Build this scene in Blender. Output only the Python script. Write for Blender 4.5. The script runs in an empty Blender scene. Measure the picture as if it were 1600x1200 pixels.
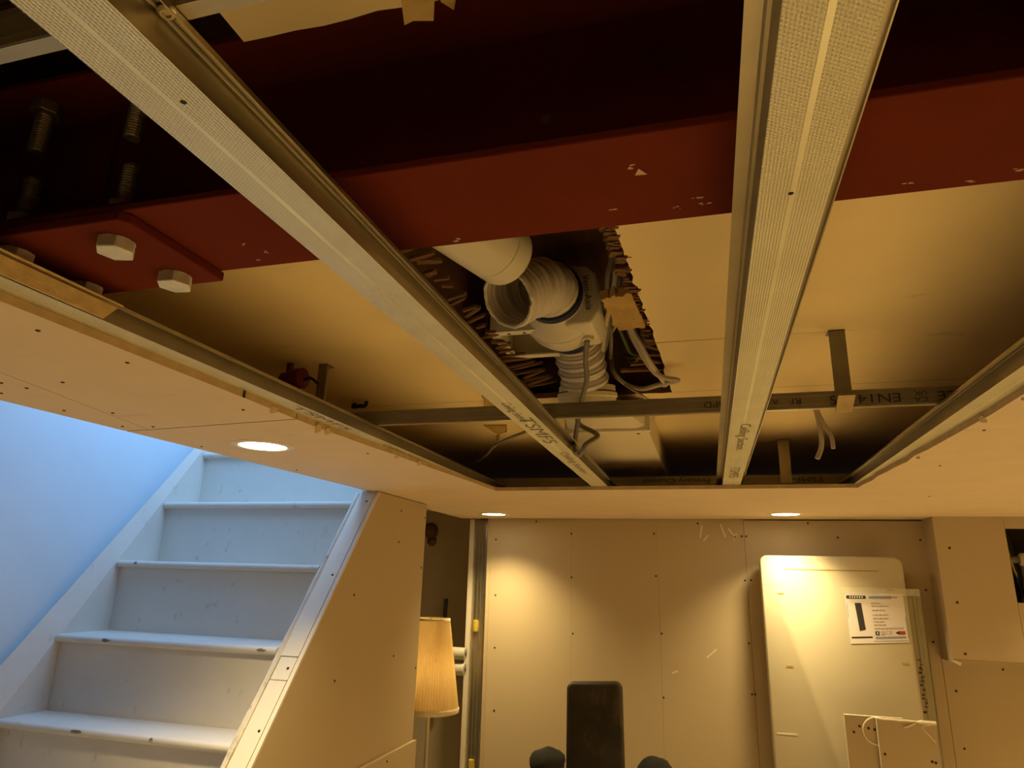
import bpy, bmesh, math, random
from mathutils import Vector, Matrix, noise

# ---------------------------------------------------------------- scene basics
S = 0.29                      # metres per unit (unit = camera to new ceiling)
FZ = -6.1                     # floor level in units, camera at the origin
sc = bpy.context.scene
COL = sc.collection
random.seed(7)


def W(p):
    return Vector((p[0] * S, p[1] * S, (p[2] - FZ) * S))


# camera
F, YAW, PITCH, ROLL = 1053.25, -0.284188797, 0.279534635, 0.0274814609
cy, sy, cp, sp = math.cos(YAW), math.sin(YAW), math.cos(PITCH), math.sin(PITCH)
fwd = Vector((sy * cp, cy * cp, sp))
rgt = Vector((cy, -sy, 0))
upv = rgt.cross(fwd)
r2 = rgt * math.cos(ROLL) + upv * math.sin(ROLL)
u2 = upv * math.cos(ROLL) - rgt * math.sin(ROLL)
cam = bpy.data.cameras.new('camera')
cam.sensor_width = 36
cam.lens = 36 * F / 1600
cam.clip_start = 0.01
co = bpy.data.objects.new('camera', cam)
COL.objects.link(co)
M3 = Matrix((r2, u2, -fwd)).transposed()
co.matrix_world = Matrix.Translation(W((0, 0, 0))) @ M3.to_4x4()
sc.camera = co

# view
sc.view_settings.view_transform = 'Standard'
sc.view_settings.look = 'None'
sc.view_settings.gamma = 1
sc.view_settings.use_curve_mapping = False
sc.view_settings.exposure = 0.1
sc.cycles.use_denoising = True
sc.cycles.max_bounces = 10
sc.cycles.diffuse_bounces = 5
sc.cycles.sample_clamp_indirect = 4

# world: faint ambience only, the room is lit by its lamps, added unseen spots and the stairwell
w = bpy.data.worlds.new('world')
sc.world = w
w.use_nodes = True
w.node_tree.nodes['Background'].inputs[0].default_value = (0.5, 0.6, 1, 1)
w.node_tree.nodes['Background'].inputs[1].default_value = 0.02

WARM = (1.0, 0.77, 0.36)
SPOT_W = 58.0
ADDED_W = 66.0
LAMPS_SEEN = [(-3.524, 4.741), (-3.39, 10.75), (1.09, 10.70)]
LAMPS_ADDED = [(5.6, 10.7), (5.4, 7.7), (5.4, 4.7), (5.4, 1.7), (9.0, 4.7), (9.0, 7.7), (-3.5, 0.6), (9.0, 1.7)]  # unseen spots added to raise the floor bounce onto the ceilings
for (x, y) in LAMPS_SEEN + LAMPS_ADDED:
    l = bpy.data.lights.new('downlight_or_added_spot', 'SPOT')
    l.energy = SPOT_W if (x, y) in LAMPS_SEEN else ADDED_W
    l.color = WARM
    l.spot_size = math.radians(118)
    l.spot_blend = 1.0
    l.shadow_soft_size = 0.04
    o = bpy.data.objects.new('downlight_or_added_spot', l)
    o.location = W((x, y, 0.975))
    COL.objects.link(o)

# daylight falling down the stairwell from the floor above
l = bpy.data.lights.new('stairwell_daylight', 'AREA')
l.shape = 'RECTANGLE'
l.size, l.size_y = 2.0 * S, 3.0 * S
l.energy = 15.5
l.color = (0.30, 0.56, 1.0)
o = bpy.data.objects.new('stairwell_daylight', l)
o.location = W((-5.0, 6.9, 4.6))
o.rotation_euler = (math.radians(18), math.radians(24), 0)
COL.objects.link(o)


# ---------------------------------------------------------------- materials
def nt(name):
    m = bpy.data.materials.new(name)
    m.use_nodes = True
    return m, m.node_tree.nodes, m.node_tree.links, m.node_tree.nodes['Principled BSDF']


def mat(name, col, rough=0.7, metal=0.0, var=0.12, scale=12, bump=0.1, bscale=150, stain=None, stain_amt=0.0,
        stain_scale=(4, 4, 4), stain_lo=0.6, spec=0.4, stretch=None):
    m, n, L, b = nt(name)
    b.inputs['Roughness'].default_value = rough
    b.inputs['Metallic'].default_value = metal
    b.inputs['Specular IOR Level'].default_value = spec
    tc = n.new('ShaderNodeTexCoord')
    src = tc.outputs['Object']
    if stretch:
        mp = n.new('ShaderNodeMapping')
        mp.inputs['Scale'].default_value = stretch
        L.new(src, mp.inputs['Vector'])
        src = mp.outputs['Vector']
    nz = n.new('ShaderNodeTexNoise')
    nz.inputs['Scale'].default_value = scale
    nz.inputs['Detail'].default_value = 5
    L.new(src, nz.inputs['Vector'])
    mx = n.new('ShaderNodeMix')
    mx.data_type = 'RGBA'
    mx.inputs[6].default_value = (*[c * (1 - var) for c in col], 1)
    mx.inputs[7].default_value = (*[min(1, c * (1 + var)) for c in col], 1)
    L.new(nz.outputs['Fac'], mx.inputs[0])
    out = mx.outputs[2]
    if stain:
        mp2 = n.new('ShaderNodeMapping')
        mp2.inputs['Scale'].default_value = stain_scale
        L.new(tc.outputs['Object'], mp2.inputs['Vector'])
        n2 = n.new('ShaderNodeTexNoise')
        n2.inputs['Scale'].default_value = 1
        n2.inputs['Detail'].default_value = 8
        n2.inputs['Roughness'].default_value = 0.7
        L.new(mp2.outputs['Vector'], n2.inputs['Vector'])
        rp = n.new('ShaderNodeMapRange')
        rp.inputs['From Min'].default_value = stain_lo
        rp.inputs['From Max'].default_value = stain_lo + 0.12
        rp.inputs['To Max'].default_value = stain_amt
        L.new(n2.outputs['Fac'], rp.inputs['Value'])
        m2 = n.new('ShaderNodeMix')
        m2.data_type = 'RGBA'
        m2.inputs[7].default_value = (*stain, 1)
        L.new(out, m2.inputs[6])
        L.new(rp.outputs['Result'], m2.inputs[0])
        out = m2.outputs[2]
    L.new(out, b.inputs['Base Color'])
    if bump:
        bn = n.new('ShaderNodeTexNoise')
        bn.inputs['Scale'].default_value = bscale
        bn.inputs['Detail'].default_value = 4
        L.new(src, bn.inputs['Vector'])
        bp = n.new('ShaderNodeBump')
        bp.inputs['Strength'].default_value = bump
        bp.inputs['Distance'].default_value = 0.002
        L.new(bn.outputs['Fac'], bp.inputs['Height'])
        L.new(bp.outputs['Normal'], b.inputs['Normal'])
    return m


def knurl(name, col):
    """galvanised furring section: fine knurled dots in rows, smooth stripe down the middle (object space x across, y along)"""
    m, n, L, b = nt(name)
    b.inputs['Metallic'].default_value = 0.6
    b.inputs['Roughness'].default_value = 0.33
    tc = n.new('ShaderNodeTexCoord')
    sep = n.new('ShaderNodeSeparateXYZ')
    L.new(tc.outputs['Object'], sep.inputs[0])

    def math_(op, a, b_=None):
        k = n.new('ShaderNodeMath')
        k.operation = op
        for i, v in enumerate((a, b_)):
            if v is None:
                continue
            if isinstance(v, (int, float)):
                k.inputs[i].default_value = v
            else:
                L.new(v, k.inputs[i])
        return k.outputs[0]
    px = 2 * math.pi / 0.0026
    py = 2 * math.pi / 0.0034
    sx = math_('SINE', math_('MULTIPLY', sep.outputs['X'], px))
    # stagger alternate rows by half a pitch
    row = math_('MULTIPLY', math_('ROUND', math_('DIVIDE', sep.outputs['X'], 0.0026)), math.pi)
    syy = math_('SINE', math_('ADD', math_('MULTIPLY', sep.outputs['Y'], py), row))
    h = math_('MULTIPLY', math_('ADD', sx, 1), math_('ADD', syy, 1.3))
    ax = math_('ABSOLUTE', sep.outputs['X'])
    m1 = math_('GREATER_THAN', ax, 0.0022)
    zf = math_('LESS_THAN', sep.outputs['Z'], 0.0009)
    hh = math_('MULTIPLY', math_('MULTIPLY', h, m1), zf)
    bp = n.new('ShaderNodeBump')
    bp.inputs['Strength'].default_value = 0.55
    bp.inputs['Distance'].default_value = 0.0007
    L.new(hh, bp.inputs['Height'])
    L.new(bp.outputs['Normal'], b.inputs['Normal'])
    nz = n.new('ShaderNodeTexNoise')
    nz.inputs['Scale'].default_value = 14
    nz.inputs['Detail'].default_value = 6
    L.new(tc.outputs['Object'], nz.inputs['Vector'])
    mx = n.new('ShaderNodeMix')
    mx.data_type = 'RGBA'
    mx.inputs[6].default_value = (*[c * 0.78 for c in col], 1)
    mx.inputs[7].default_value = (*[min(1, c * 1.15) for c in col], 1)
    L.new(nz.outputs['Fac'], mx.inputs[0])
    # the pits between dots are coloured darker
    pit = math_('MULTIPLY', math_('MULTIPLY', math_('LESS_THAN', h, 1.0), m1), zf)
    m2 = n.new('ShaderNodeMix')
    m2.data_type = 'RGBA'
    m2.inputs[7].default_value = (*[c * 0.5 for c in col], 1)
    L.new(mx.outputs[2], m2.inputs[6])
    L.new(math_('MULTIPLY', pit, 0.5), m2.inputs[0])
    L.new(m2.outputs[2], b.inputs['Base Color'])
    return m


def emis(name, col, st):
    m, n, L, b = nt(name)
    b.inputs['Emission Color'].default_value = (*col, 1)
    b.inputs['Emission Strength'].default_value = st
    return m


MT = {
    'board': mat('plasterboard_paper', (0.71, 0.57, 0.40), 0.85, var=0.07, scale=7, bump=0.06, bscale=90,
                 stain=(0.45, 0.32, 0.18), stain_amt=0.3, stain_scale=(3, 14, 3), stain_lo=0.60, spec=0.2),
    'oldboard': mat('old_plasterboard_paper', (0.86, 0.68, 0.36), 0.85, var=0.08, scale=5, bump=0.06, bscale=60,
                    stain=(0.34, 0.22, 0.08), stain_amt=0.5, stain_scale=(3, 11, 3), stain_lo=0.63, spec=0.2),
    'boardedge': mat('plasterboard_edge', (0.55, 0.40, 0.21), 0.95, var=0.25, scale=40, bump=0.4, bscale=120),
    'wallboard': mat('wall_plasterboard', (0.54, 0.435, 0.28), 0.85, var=0.05, scale=4, bump=0.05, bscale=90,
                     stain=(0.85, 0.78, 0.62), stain_amt=0.3, stain_scale=(9, 9, 2), stain_lo=0.70, spec=0.2),
    'stairpaint': mat('white_stair_paint', (0.72, 0.66, 0.57), 0.55, var=0.06, scale=9, bump=0.12, bscale=60,
                      stain=(0.24, 0.20, 0.16), stain_amt=0.5, stain_scale=(24, 24, 15), stain_lo=0.605),
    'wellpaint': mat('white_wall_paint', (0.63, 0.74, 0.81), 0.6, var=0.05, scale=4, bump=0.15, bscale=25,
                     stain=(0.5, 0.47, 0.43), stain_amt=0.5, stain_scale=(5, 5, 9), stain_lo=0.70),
    'chip': mat('bare_worn_timber', (0.22, 0.18, 0.13), 0.9, var=0.4, scale=60),
    'worn': mat('worn_painted_timber', (0.66, 0.60, 0.50), 0.7, var=0.15, scale=20, bump=0.5, bscale=60,
                stain=(0.33, 0.17, 0.06), stain_amt=0.9, stain_scale=(20, 20, 12), stain_lo=0.55),
    'galv': mat('galvanised_steel', (0.45, 0.40, 0.29), 0.34, 0.92, var=0.22, scale=18, bump=0.05, bscale=60),
    'galvdull': mat('dull_galvanised_steel', (0.27, 0.235, 0.17), 0.55, 0.5, var=0.25, scale=25, bump=0.06, bscale=70),
    'dustlitmetal': mat('dusty_lit_steel', (0.72, 0.55, 0.27), 0.75, 0.25, var=0.25, scale=60, bump=0.6, bscale=160,  # dust tone that also carries painted light
                     stain=(0.16, 0.12, 0.07), stain_amt=0.7, stain_scale=(14, 22, 20), stain_lo=0.64),
    'knurl': knurl('knurled_steel', (0.98, 0.91, 0.66)),
    'oxide': mat('red_oxide_paint', (0.135, 0.020, 0.007), 0.8, var=0.22, scale=9, bump=0.15, bscale=40,
                 stain=(0.36, 0.22, 0.10), stain_amt=0.5, stain_scale=(14, 40, 14), stain_lo=0.70, spec=0.08),
    'zinc': mat('zinc_bolt', (0.72, 0.68, 0.56), 0.5, 0.35, var=0.3, scale=60, bump=0.25, bscale=120,
                stain=(0.28, 0.12, 0.05), stain_amt=0.8, stain_scale=(60, 60, 60), stain_lo=0.60),
    'thread': mat('dull_threaded_steel', (0.34, 0.29, 0.20), 0.45, 0.7, var=0.3, scale=80),
    'joist': mat('old_dark_timber', (0.17, 0.08, 0.032), 0.85, var=0.5, scale=6, bump=0.5, bscale=40, stretch=(8, 1, 8)),
    'lath': mat('broken_lath', (0.16, 0.075, 0.024), 0.9, var=0.5, scale=10, bump=0.5, bscale=80),
    'floor': mat('timber_floor', (0.84, 0.73, 0.54), 0.6, var=0.10, scale=4),
    'pvc': mat('white_pvc', (0.80, 0.72, 0.55), 0.38, var=0.05, scale=8, bump=0.02),
    'fan': mat('cream_fan_plastic', (0.74, 0.66, 0.48), 0.33, var=0.05, scale=10, bump=0.02),
    'blue': mat('dark_blue_rubber', (0.008, 0.014, 0.06), 0.5, var=0.2),
    'flex': mat('white_flex_duct', (0.66, 0.58, 0.47), 0.6, var=0.15, scale=30, bump=0.6, bscale=70),
    'flat': mat('cream_flat_duct', (0.74, 0.64, 0.44), 0.5, var=0.07, scale=8, bump=0.05),
    'insul': mat('torn_fibreboard', (0.46, 0.29, 0.09), 0.95, var=0.3, scale=30, bump=1.0, bscale=70),
    'gcable': mat('grey_cable', (0.20, 0.165, 0.12), 0.5, var=0.12),
    'wcable': mat('pale_cable', (0.50, 0.42, 0.31), 0.5, var=0.12),
    'greencable': mat('green_cable', (0.10, 0.14, 0.05), 0.5, var=0.12),
    'black': mat('black_plastic', (0.012, 0.011, 0.010), 0.5, var=0.2),
    'red': mat('dark_red_plastic', (0.16, 0.012, 0.010), 0.45, var=0.2),
    'ink': mat('black_ink', (0.035, 0.03, 0.025), 0.6, var=0.3, scale=60, bump=0),
    'fadedink': mat('faded_ink', (0.20, 0.16, 0.08), 0.6, var=0.3, scale=60, bump=0),
    'screw': mat('dark_screw_head', (0.05, 0.04, 0.03), 0.5, 0.5, var=0.2),
    'foil': mat('crumpled_foil_tape', (0.72, 0.62, 0.42), 0.35, 0.6, var=0.35, scale=30, bump=0.8, bscale=60),
    'bezel': mat('white_bezel', (0.78, 0.70, 0.56), 0.4, var=0.03),
    'shade': mat('pleated_cream_fabric', (0.88, 0.76, 0.48), 0.8, var=0.06, scale=20, bump=0.2),
    'shadetrim': mat('shade_trim', (0.86, 0.74, 0.50), 0.8, var=0.05),
    'pole': mat('pale_lamp_pole', (0.62, 0.55, 0.44), 0.4, 0.2, var=0.06),
    'greyroll': mat('grey_tube', (0.42, 0.39, 0.33), 0.55, var=0.1),
    'darkbar': mat('dark_grey_bar', (0.10, 0.09, 0.07), 0.5, 0.4, var=0.15),
    'carton': mat('white_carton', (0.58, 0.515, 0.365), 0.7, var=0.05, scale=5, bump=0.08, bscale=35),
    'paper': mat('white_label_paper', (0.84, 0.78, 0.76), 0.6, var=0.02, bump=0),
    'labelgrey': mat('label_grey_ink', (0.44, 0.37, 0.34), 0.7, var=0.1, bump=0),
    'labelblue': mat('label_blue_ink', (0.30, 0.33, 0.48), 0.7, var=0.1, bump=0),
    'labelred': mat('label_red_ink', (0.45, 0.06, 0.04), 0.7, var=0.1, bump=0),
    'labeldark': mat('label_dark_ink', (0.045, 0.04, 0.035), 0.6, var=0.2, bump=0),
    'leather': mat('worn_black_leather', (0.030, 0.023, 0.015), 0.6, var=0.9, scale=7, bump=0.2, bscale=50,
                   stain=(0.085, 0.062, 0.036), stain_amt=0.7, stain_scale=(9, 9, 6), stain_lo=0.52),
    'blackcloth': mat('black_cloth', (0.013, 0.012, 0.010), 0.9, var=0.3, bump=0.4),
    'yellow': mat('yellow_putty', (0.55, 0.42, 0.05), 0.6, var=0.25, scale=30),
    'studgreen': mat('leaning_steel', (0.42, 0.38, 0.26), 0.5, 0.4, var=0.15),
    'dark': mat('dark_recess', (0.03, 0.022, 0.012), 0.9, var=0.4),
    'greymetal': mat('grey_fitting', (0.22, 0.21, 0.19), 0.5, 0.4, var=0.2),
    'lens': emis('lit_lens', (1.0, 0.86, 0.58), 14.0),
}
_m = MT['shade']
_tr = _m.node_tree.nodes.new('ShaderNodeBsdfTranslucent')
_tr.inputs['Color'].default_value = (1.0, 0.88, 0.60, 1)
_mx = _m.node_tree.nodes.new('ShaderNodeMixShader')
_mx.inputs[0].default_value = 0.5
_m.node_tree.links.new(_m.node_tree.nodes['Principled BSDF'].outputs[0], _mx.inputs[1])
_m.node_tree.links.new(_tr.outputs[0], _mx.inputs[2])
_m.node_tree.links.new(_mx.outputs[0], _m.node_tree.nodes['Material Output'].inputs['Surface'])
_m, _n, _L, _b = nt('clear_polythene')
_b.inputs['Base Color'].default_value = (0.85, 0.85, 0.72, 1)
_b.inputs['Alpha'].default_value = 0.22
_b.inputs['Roughness'].default_value = 0.25
MT['poly'] = _m


# ---------------------------------------------------------------- mesh helpers
GS = 1.0


class MB:
    """collects geometry in units (camera at origin) and links it as ONE mesh object"""

    def __init__(s):
        s.v, s.f, s.mi = [], [], []

    def add(s, vs, fs, mi=0):
        b = len(s.v)
        s.v += [Vector(v) for v in vs]
        s.f += [[i + b for i in f] for f in fs]
        s.mi += [mi] * len(fs)
        return s

    def box(s, x0, x1, y0, y1, z0, z1, mi=0):
        vs = [(x, y, z) for x in (x0, x1) for y in (y0, y1) for z in (z0, z1)]
        return s.add(vs, [(0, 1, 3, 2), (4, 6, 7, 5), (0, 4, 5, 1), (2, 3, 7, 6), (0, 2, 6, 4), (1, 5, 7, 3)], mi)

    def prism(s, poly, a, b, plane='xy', mi=0):
        """polygon in a plane extruded along the third axis from a to b"""
        def P(p, t):
            return {'xy': (p[0], p[1], t), 'xz': (p[0], t, p[1]), 'yz': (t, p[0], p[1])}[plane]
        n = len(poly)
        vs = [P(p, a) for p in poly] + [P(p, b) for p in poly]
        fs = [list(range(n))[::-1], list(range(n, 2 * n))] + [(i, (i + 1) % n, n + (i + 1) % n, n + i) for i in range(n)]
        return s.add(vs, fs, mi)

    def obox(s, c, ax, ay, az, mi=0):
        """oriented box: centre and three half-extent vectors"""
        c, ax, ay, az = map(Vector, (c, ax, ay, az))
        vs = [c + i * ax + j * ay + k * az for i in (-1, 1) for j in (-1, 1) for k in (-1, 1)]
        return s.add(vs, [(0, 1, 3, 2), (4, 6, 7, 5), (0, 4, 5, 1), (2, 3, 7, 6), (0, 2, 6, 4), (1, 5, 7, 3)], mi)

    def sweep(s, path, radii, n=12, cap=True, mi=0, jitter=None):
        path = [Vector(p) for p in path]
        m = len(path)
        ref = Vector((0.13, 0.21, 1)).normalized()
        vs, fs = [], []
        prev = None
        for i, p in enumerate(path):
            t = (path[min(i + 1, m - 1)] - path[max(i - 1, 0)])
            t = t.normalized() if t.length > 1e-9 else Vector((0, 0, 1))
            if prev is None:
                a = t.cross(ref)
                if a.length < 0.05:
                    a = t.cross(Vector((1, 0, 0)))
            else:
                a = prev - t * prev.dot(t)
            a.normalize()
            prev = a
            b = t.cross(a)
            r = radii[i] if hasattr(radii, '__len__') else radii
            for k in range(n):
                q = 2 * math.pi * k / n
                rr = r if jitter is None else r * (1 + jitter(i, k))
                vs.append(p + a * (math.cos(q) * rr) + b * (math.sin(q) * rr))
        for i in range(m - 1):
            for k in range(n):
                k2 = (k + 1) % n
                fs.append((i * n + k, i * n + k2, (i + 1) * n + k2, (i + 1) * n + k))
        if cap:
            fs.append(tuple(range(n))[::-1])
            fs.append(tuple((m - 1) * n + k for k in range(n)))
        return s.add(vs, fs, mi)

    def lathe(s, c, axis, prof, n=24, mi=0, closed=False):
        """profile of (distance along axis, radius) spun round axis through c"""
        c, t = Vector(c), Vector(axis).normalized()
        a = t.cross(Vector((0.1, 0.2, 1)))
        if a.length < 0.3:
            a = t.cross(Vector((1, 0, 0)))
        a.normalize()
        b = t.cross(a)
        m = len(prof)
        vs, fs = [], []
        for (h, r) in prof:
            for k in range(n):
                q = 2 * math.pi * k / n
                vs.append(c + t * h + a * (math.cos(q) * r) + b * (math.sin(q) * r))
        for i in range(m - 1 if not closed else m):
            i2 = (i + 1) % m
            for k in range(n):
                k2 = (k + 1) % n
                fs.append((i * n + k, i * n + k2, i2 * n + k2, i2 * n + k))
        if not closed:
            if prof[0][1] > 1e-6:
                fs.append(tuple(range(n))[::-1])
            if prof[-1][1] > 1e-6:
                fs.append(tuple((m - 1) * n + k for k in range(n)))
        return s.add(vs, fs, mi)

    def build(s, name, m, parent=None, smooth=False, bevel=0, local=False, kind=None):
        if GS != 1.0:
            s.v = [v * GS for v in s.v]
        me = bpy.data.meshes.new(name)
        if local:                                    # units, measured from the parent's own origin
            vs = [v * S for v in s.v]
        else:
            off = parent_loc(parent)
            vs = [W(v) - off for v in s.v]
        me.from_pydata([tuple(v) for v in vs], [], s.f)
        bm = bmesh.new()
        bm.from_mesh(me)
        bmesh.ops.recalc_face_normals(bm, faces=bm.faces)
        bm.to_mesh(me)
        bm.free()
        for x in (m if isinstance(m, (list, tuple)) else [m]):
            me.materials.append(MT[x])
        me.polygons.foreach_set('material_index', s.mi)
        if smooth:
            me.polygons.foreach_set('use_smooth', [True] * len(me.polygons))
        o = bpy.data.objects.new(name, me)
        COL.objects.link(o)
        if parent:
            o.parent = parent
        if kind:
            o['kind'] = kind
        if bevel:
            md = o.modifiers.new('bevel', 'BEVEL')
            md.width = bevel * S
            md.segments = 3
            md.limit_method = 'ANGLE'
        if smooth:
            md = o.modifiers.new('split', 'EDGE_SPLIT')
            md.split_angle = math.radians(40)
        return o


def parent_loc(p):
    v = Vector((0, 0, 0))
    while p is not None:
        v += p.location
        p = p.parent
    return v


def tag(o, label=None, cat=None, group=None):
    if label:
        o['label'] = label
    if cat:
        o['category'] = cat
    if group:
        o['group'] = group
    return o


def thing(name, label, cat, loc, rz=0, group=None):
    o = bpy.data.objects.new(name, None)
    o.empty_display_size = 0.02
    COL.objects.link(o)
    o.location = W(loc)
    o.rotation_euler = (0, 0, rz)
    return tag(o, label, cat, group)


def struct(name, loc=(0, 0, 0)):
    o = bpy.data.objects.new(name, None)
    o.empty_display_size = 0.02
    COL.objects.link(o)
    o.location = W(loc)
    o['kind'] = 'structure'
    return o


def text(name, body, size, pos, right, up, m, parent, local=False, stretch=1.0, kind=None):
    cu = bpy.data.curves.new(name, 'FONT')
    cu.body = body
    cu.size = size * S
    cu.align_x = 'CENTER'
    cu.align_y = 'CENTER'
    cu.resolution_u = 3
    t = bpy.data.objects.new(name, cu)
    COL.objects.link(t)
    dg = bpy.context.evaluated_depsgraph_get()
    me = bpy.data.meshes.new_from_object(t.evaluated_get(dg))
    bpy.data.objects.remove(t)
    R, U = Vector(right).normalized(), Vector(up).normalized()
    N = R.cross(U)
    base = Vector(pos) * S if local else W(pos) - parent_loc(parent)
    for v in me.vertices:
        v.co = base + R * (v.co.x * stretch) + U * v.co.y + N * 0.0003
    me.materials.clear()
    me.materials.append(MT[m])
    o = bpy.data.objects.new(name, me)
    COL.objects.link(o)
    o.parent = parent
    return o


def smooth_path(pts, n=6):
    """Catmull-Rom through points"""
    P = [Vector(p) for p in pts]
    P = [P[0] * 2 - P[1]] + P + [P[-1] * 2 - P[-2]]
    out = []
    for i in range(1, len(P) - 2):
        for k in range(n):
            t = k / n
            a, b, c, d = P[i - 1], P[i], P[i + 1], P[i + 2]
            out.append(0.5 * (2 * b + (c - a) * t + (2 * a - 5 * b + 4 * c - d) * t * t + (3 * b - a - 3 * c + d) * t ** 3))
    out.append(P[-2])
    return out


def screws(pts, normal, name, parent, r=0.022):
    """countersunk drywall screw heads, a shallow dark disc with a cross slot each"""
    mb = MB()
    nv = Vector(normal)
    for p in pts:
        mb.lathe(Vector(p), nv, [(-0.012, r), (0.003, r), (0.005, r * 0.75), (0.001, r * 0.4), (0.001, 0)], 8)
    return mb.build(name, 'screw', parent, kind='stuff')


# ================================================================ SETTING
# ---- floor and far walls of the room (mostly out of view; they carry the bounced light)
g = MB().box(-12, 13, -8, 14, FZ - 0.2, FZ)
o = g.build('floor', 'floor'); o['kind'] = 'structure'
o = MB().box(12.9, 13.1, -8, 14, FZ, 3).build('wall_right', 'wallboard'); o['kind'] = 'structure'
o = MB().box(-12, 13.1, -8.2, -8, FZ, 3).build('wall_front', 'dark'); o['kind'] = 'structure'  # unseen wall coloured dark to cut the bounce onto the beam web

# ---- wall left: the painted wall beside the stairs
wl = struct('wall_left', (-7.35, 6, 0))
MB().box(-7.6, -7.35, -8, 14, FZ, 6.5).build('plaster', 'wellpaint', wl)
# crack where the string board meets the plaster
crk = []
for i in range(28):
    t = i / 27
    y, z = 5.6 + (8.376 - 5.6) * t, -1.53 + (1.709 + 1.53) * t
    crk.append((-7.352, y + 0.012 * noise.noise((i * 0.7, 0, 0)), z + 0.02 * noise.noise((0, i * 0.9, 3))))
MB().sweep(crk, [0.004 + 0.008 * max(0, noise.noise((i * 0.5, 5, 5))) + (0.006 if i < 12 else 0) for i in range(28)], 5).build('crack', 'worn', wl)
# stairwell shaft above the room
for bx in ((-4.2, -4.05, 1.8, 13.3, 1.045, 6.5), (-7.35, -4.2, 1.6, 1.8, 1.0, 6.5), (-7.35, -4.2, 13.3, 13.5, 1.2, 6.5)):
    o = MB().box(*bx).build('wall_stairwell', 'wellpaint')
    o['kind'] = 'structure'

# ---- wall back: plasterboard sheets with screwed joints
wb = struct('wall_back', (0, 11.62, FZ))
YB = 11.62
for i, (x0, x1, top) in enumerate([(-3.70, -2.262, 1.0), (-2.260, -0.822, 1.0), (-0.820, 0.540, 1.0), (0.545, 3.10, 0.982), (3.106, 12.9, 1.0)]):
    MB().box(x0, x1, YB, YB + 0.045, FZ, top).build('plasterboard', 'wallboard', wb)
MB().box(-3.7, 12.9, YB + 0.05, YB + 0.1, FZ, 1.04).build('backing', 'boardedge', wb)
MB().box(-3.76, -3.70, YB - 0.02, YB + 0.3, FZ, 1.0).build('board_end', 'wallboard', wb)
screws([(-3.609, YB, 0.636), (-3.588, YB, -0.299), (-3.57, YB, -1.144), (-3.548, YB, -2.109), (-2.884, YB, 0.949),
        (-2.262, YB, 0.747), (-2.258, YB, 0.031), (-2.235, YB, -0.859), (-2.284, YB, -2.66), (-0.872, YB, 0.759),
        (-0.863, YB, 0.086), (-0.801, YB, -0.793), (-0.804, YB, -1.728), (-0.787, YB, -2.617), (-0.167, YB, 0.93),
        (0.504, YB, 0.731), (0.572, YB, 0.732), (0.509, YB, 0.053), (0.60, YB, 0.06), (0.504, YB, -0.872), (0.501, YB, -1.594),
        (1.502, YB, 0.94), (1.911, YB, 0.726), (3.041, YB, 0.7), (3.026, YB, -0.016), (3.026, YB, -0.73), (0.547, YB, -1.591),
        (3.845, YB, -1.05), (3.23, YB, -1.369), (3.231, YB, -2.098)], (0, -1, 0), 'screw_heads', wb, 0.016)
# scraped plaster marks near the top of the joint
mk = MB()
for (x, z, l, a) in [(-0.12, 0.80, 0.10, 1.4), (-0.05, 0.70, 0.06, 0.9), (0.22, 0.82, 0.11, 1.9), (0.36, 0.78, 0.09, 2.2), (0.40, 0.72, 0.06, 1.2), (-0.05, -1.05, 0.10, 0.7), (-0.62, -1.35, 0.05, 0.4)]:
    d = Vector((math.cos(a), 0, math.sin(a)))
    mk.obox((x, YB - 0.002, z), d * l, Vector((0, 0.003, 0)), Vector((-d.z, 0, d.x)) * 0.012)
mk.build('filler_mark', 'bezel', wb, kind='stuff')

# ---- boxed-in bulkhead high in the right corner
bk = struct('wall_bulkhead', (3.1, 11.07, -0.95))
YK = 11.07
MB().box(3.10, 3.14, YK + 0.04, YB, -0.95, 1.0).build('plasterboard', 'wallboard', bk)
MB().box(3.14, 12.9, YK + 0.04, YB, -0.95, -0.91).build('plasterboard', 'wallboard', bk)
MB().box(3.085, 3.962, YK, YK + 0.04, -0.905, 1.0).build('plasterboard', 'wallboard', bk)
MB().box(3.966, 4.75, YK, YK + 0.04, 0.836, 1.0).build('plasterboard', 'wallboard', bk)
MB().box(3.966, 4.75, YK, YK + 0.04, -0.905, -0.147).build('plasterboard', 'wallboard', bk)
MB().box(3.9, 4.8, 11.56, 11.60, -0.3, 0.98).build('recess_shade', 'dark', bk)  # dark sheet added to paint the shade inside the cut-out
MB().box(4.75, 12.9, YK, YK + 0.04, -0.905, 1.0).build('plasterboard', 'wallboard', bk)
MB().sweep([(3.10, YK + 0.02, 1.0), (3.098, YK + 0.02, -0.93)], 0.014, 6).build('corner_bead', 'bezel', bk)
MB().prism([(3.08, -0.93), (3.17, -0.985), (3.19, -0.95), (3.12, -0.915)], YK - 0.01, YK + 0.02, 'xz').build('torn_paper', 'bezel', bk)
screws([(3.25, YK, 0.564), (3.245, YK, -0.168), (3.25, YK, -0.829)], (0, -1, 0), 'screw_heads', bk, 0.018)
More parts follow.
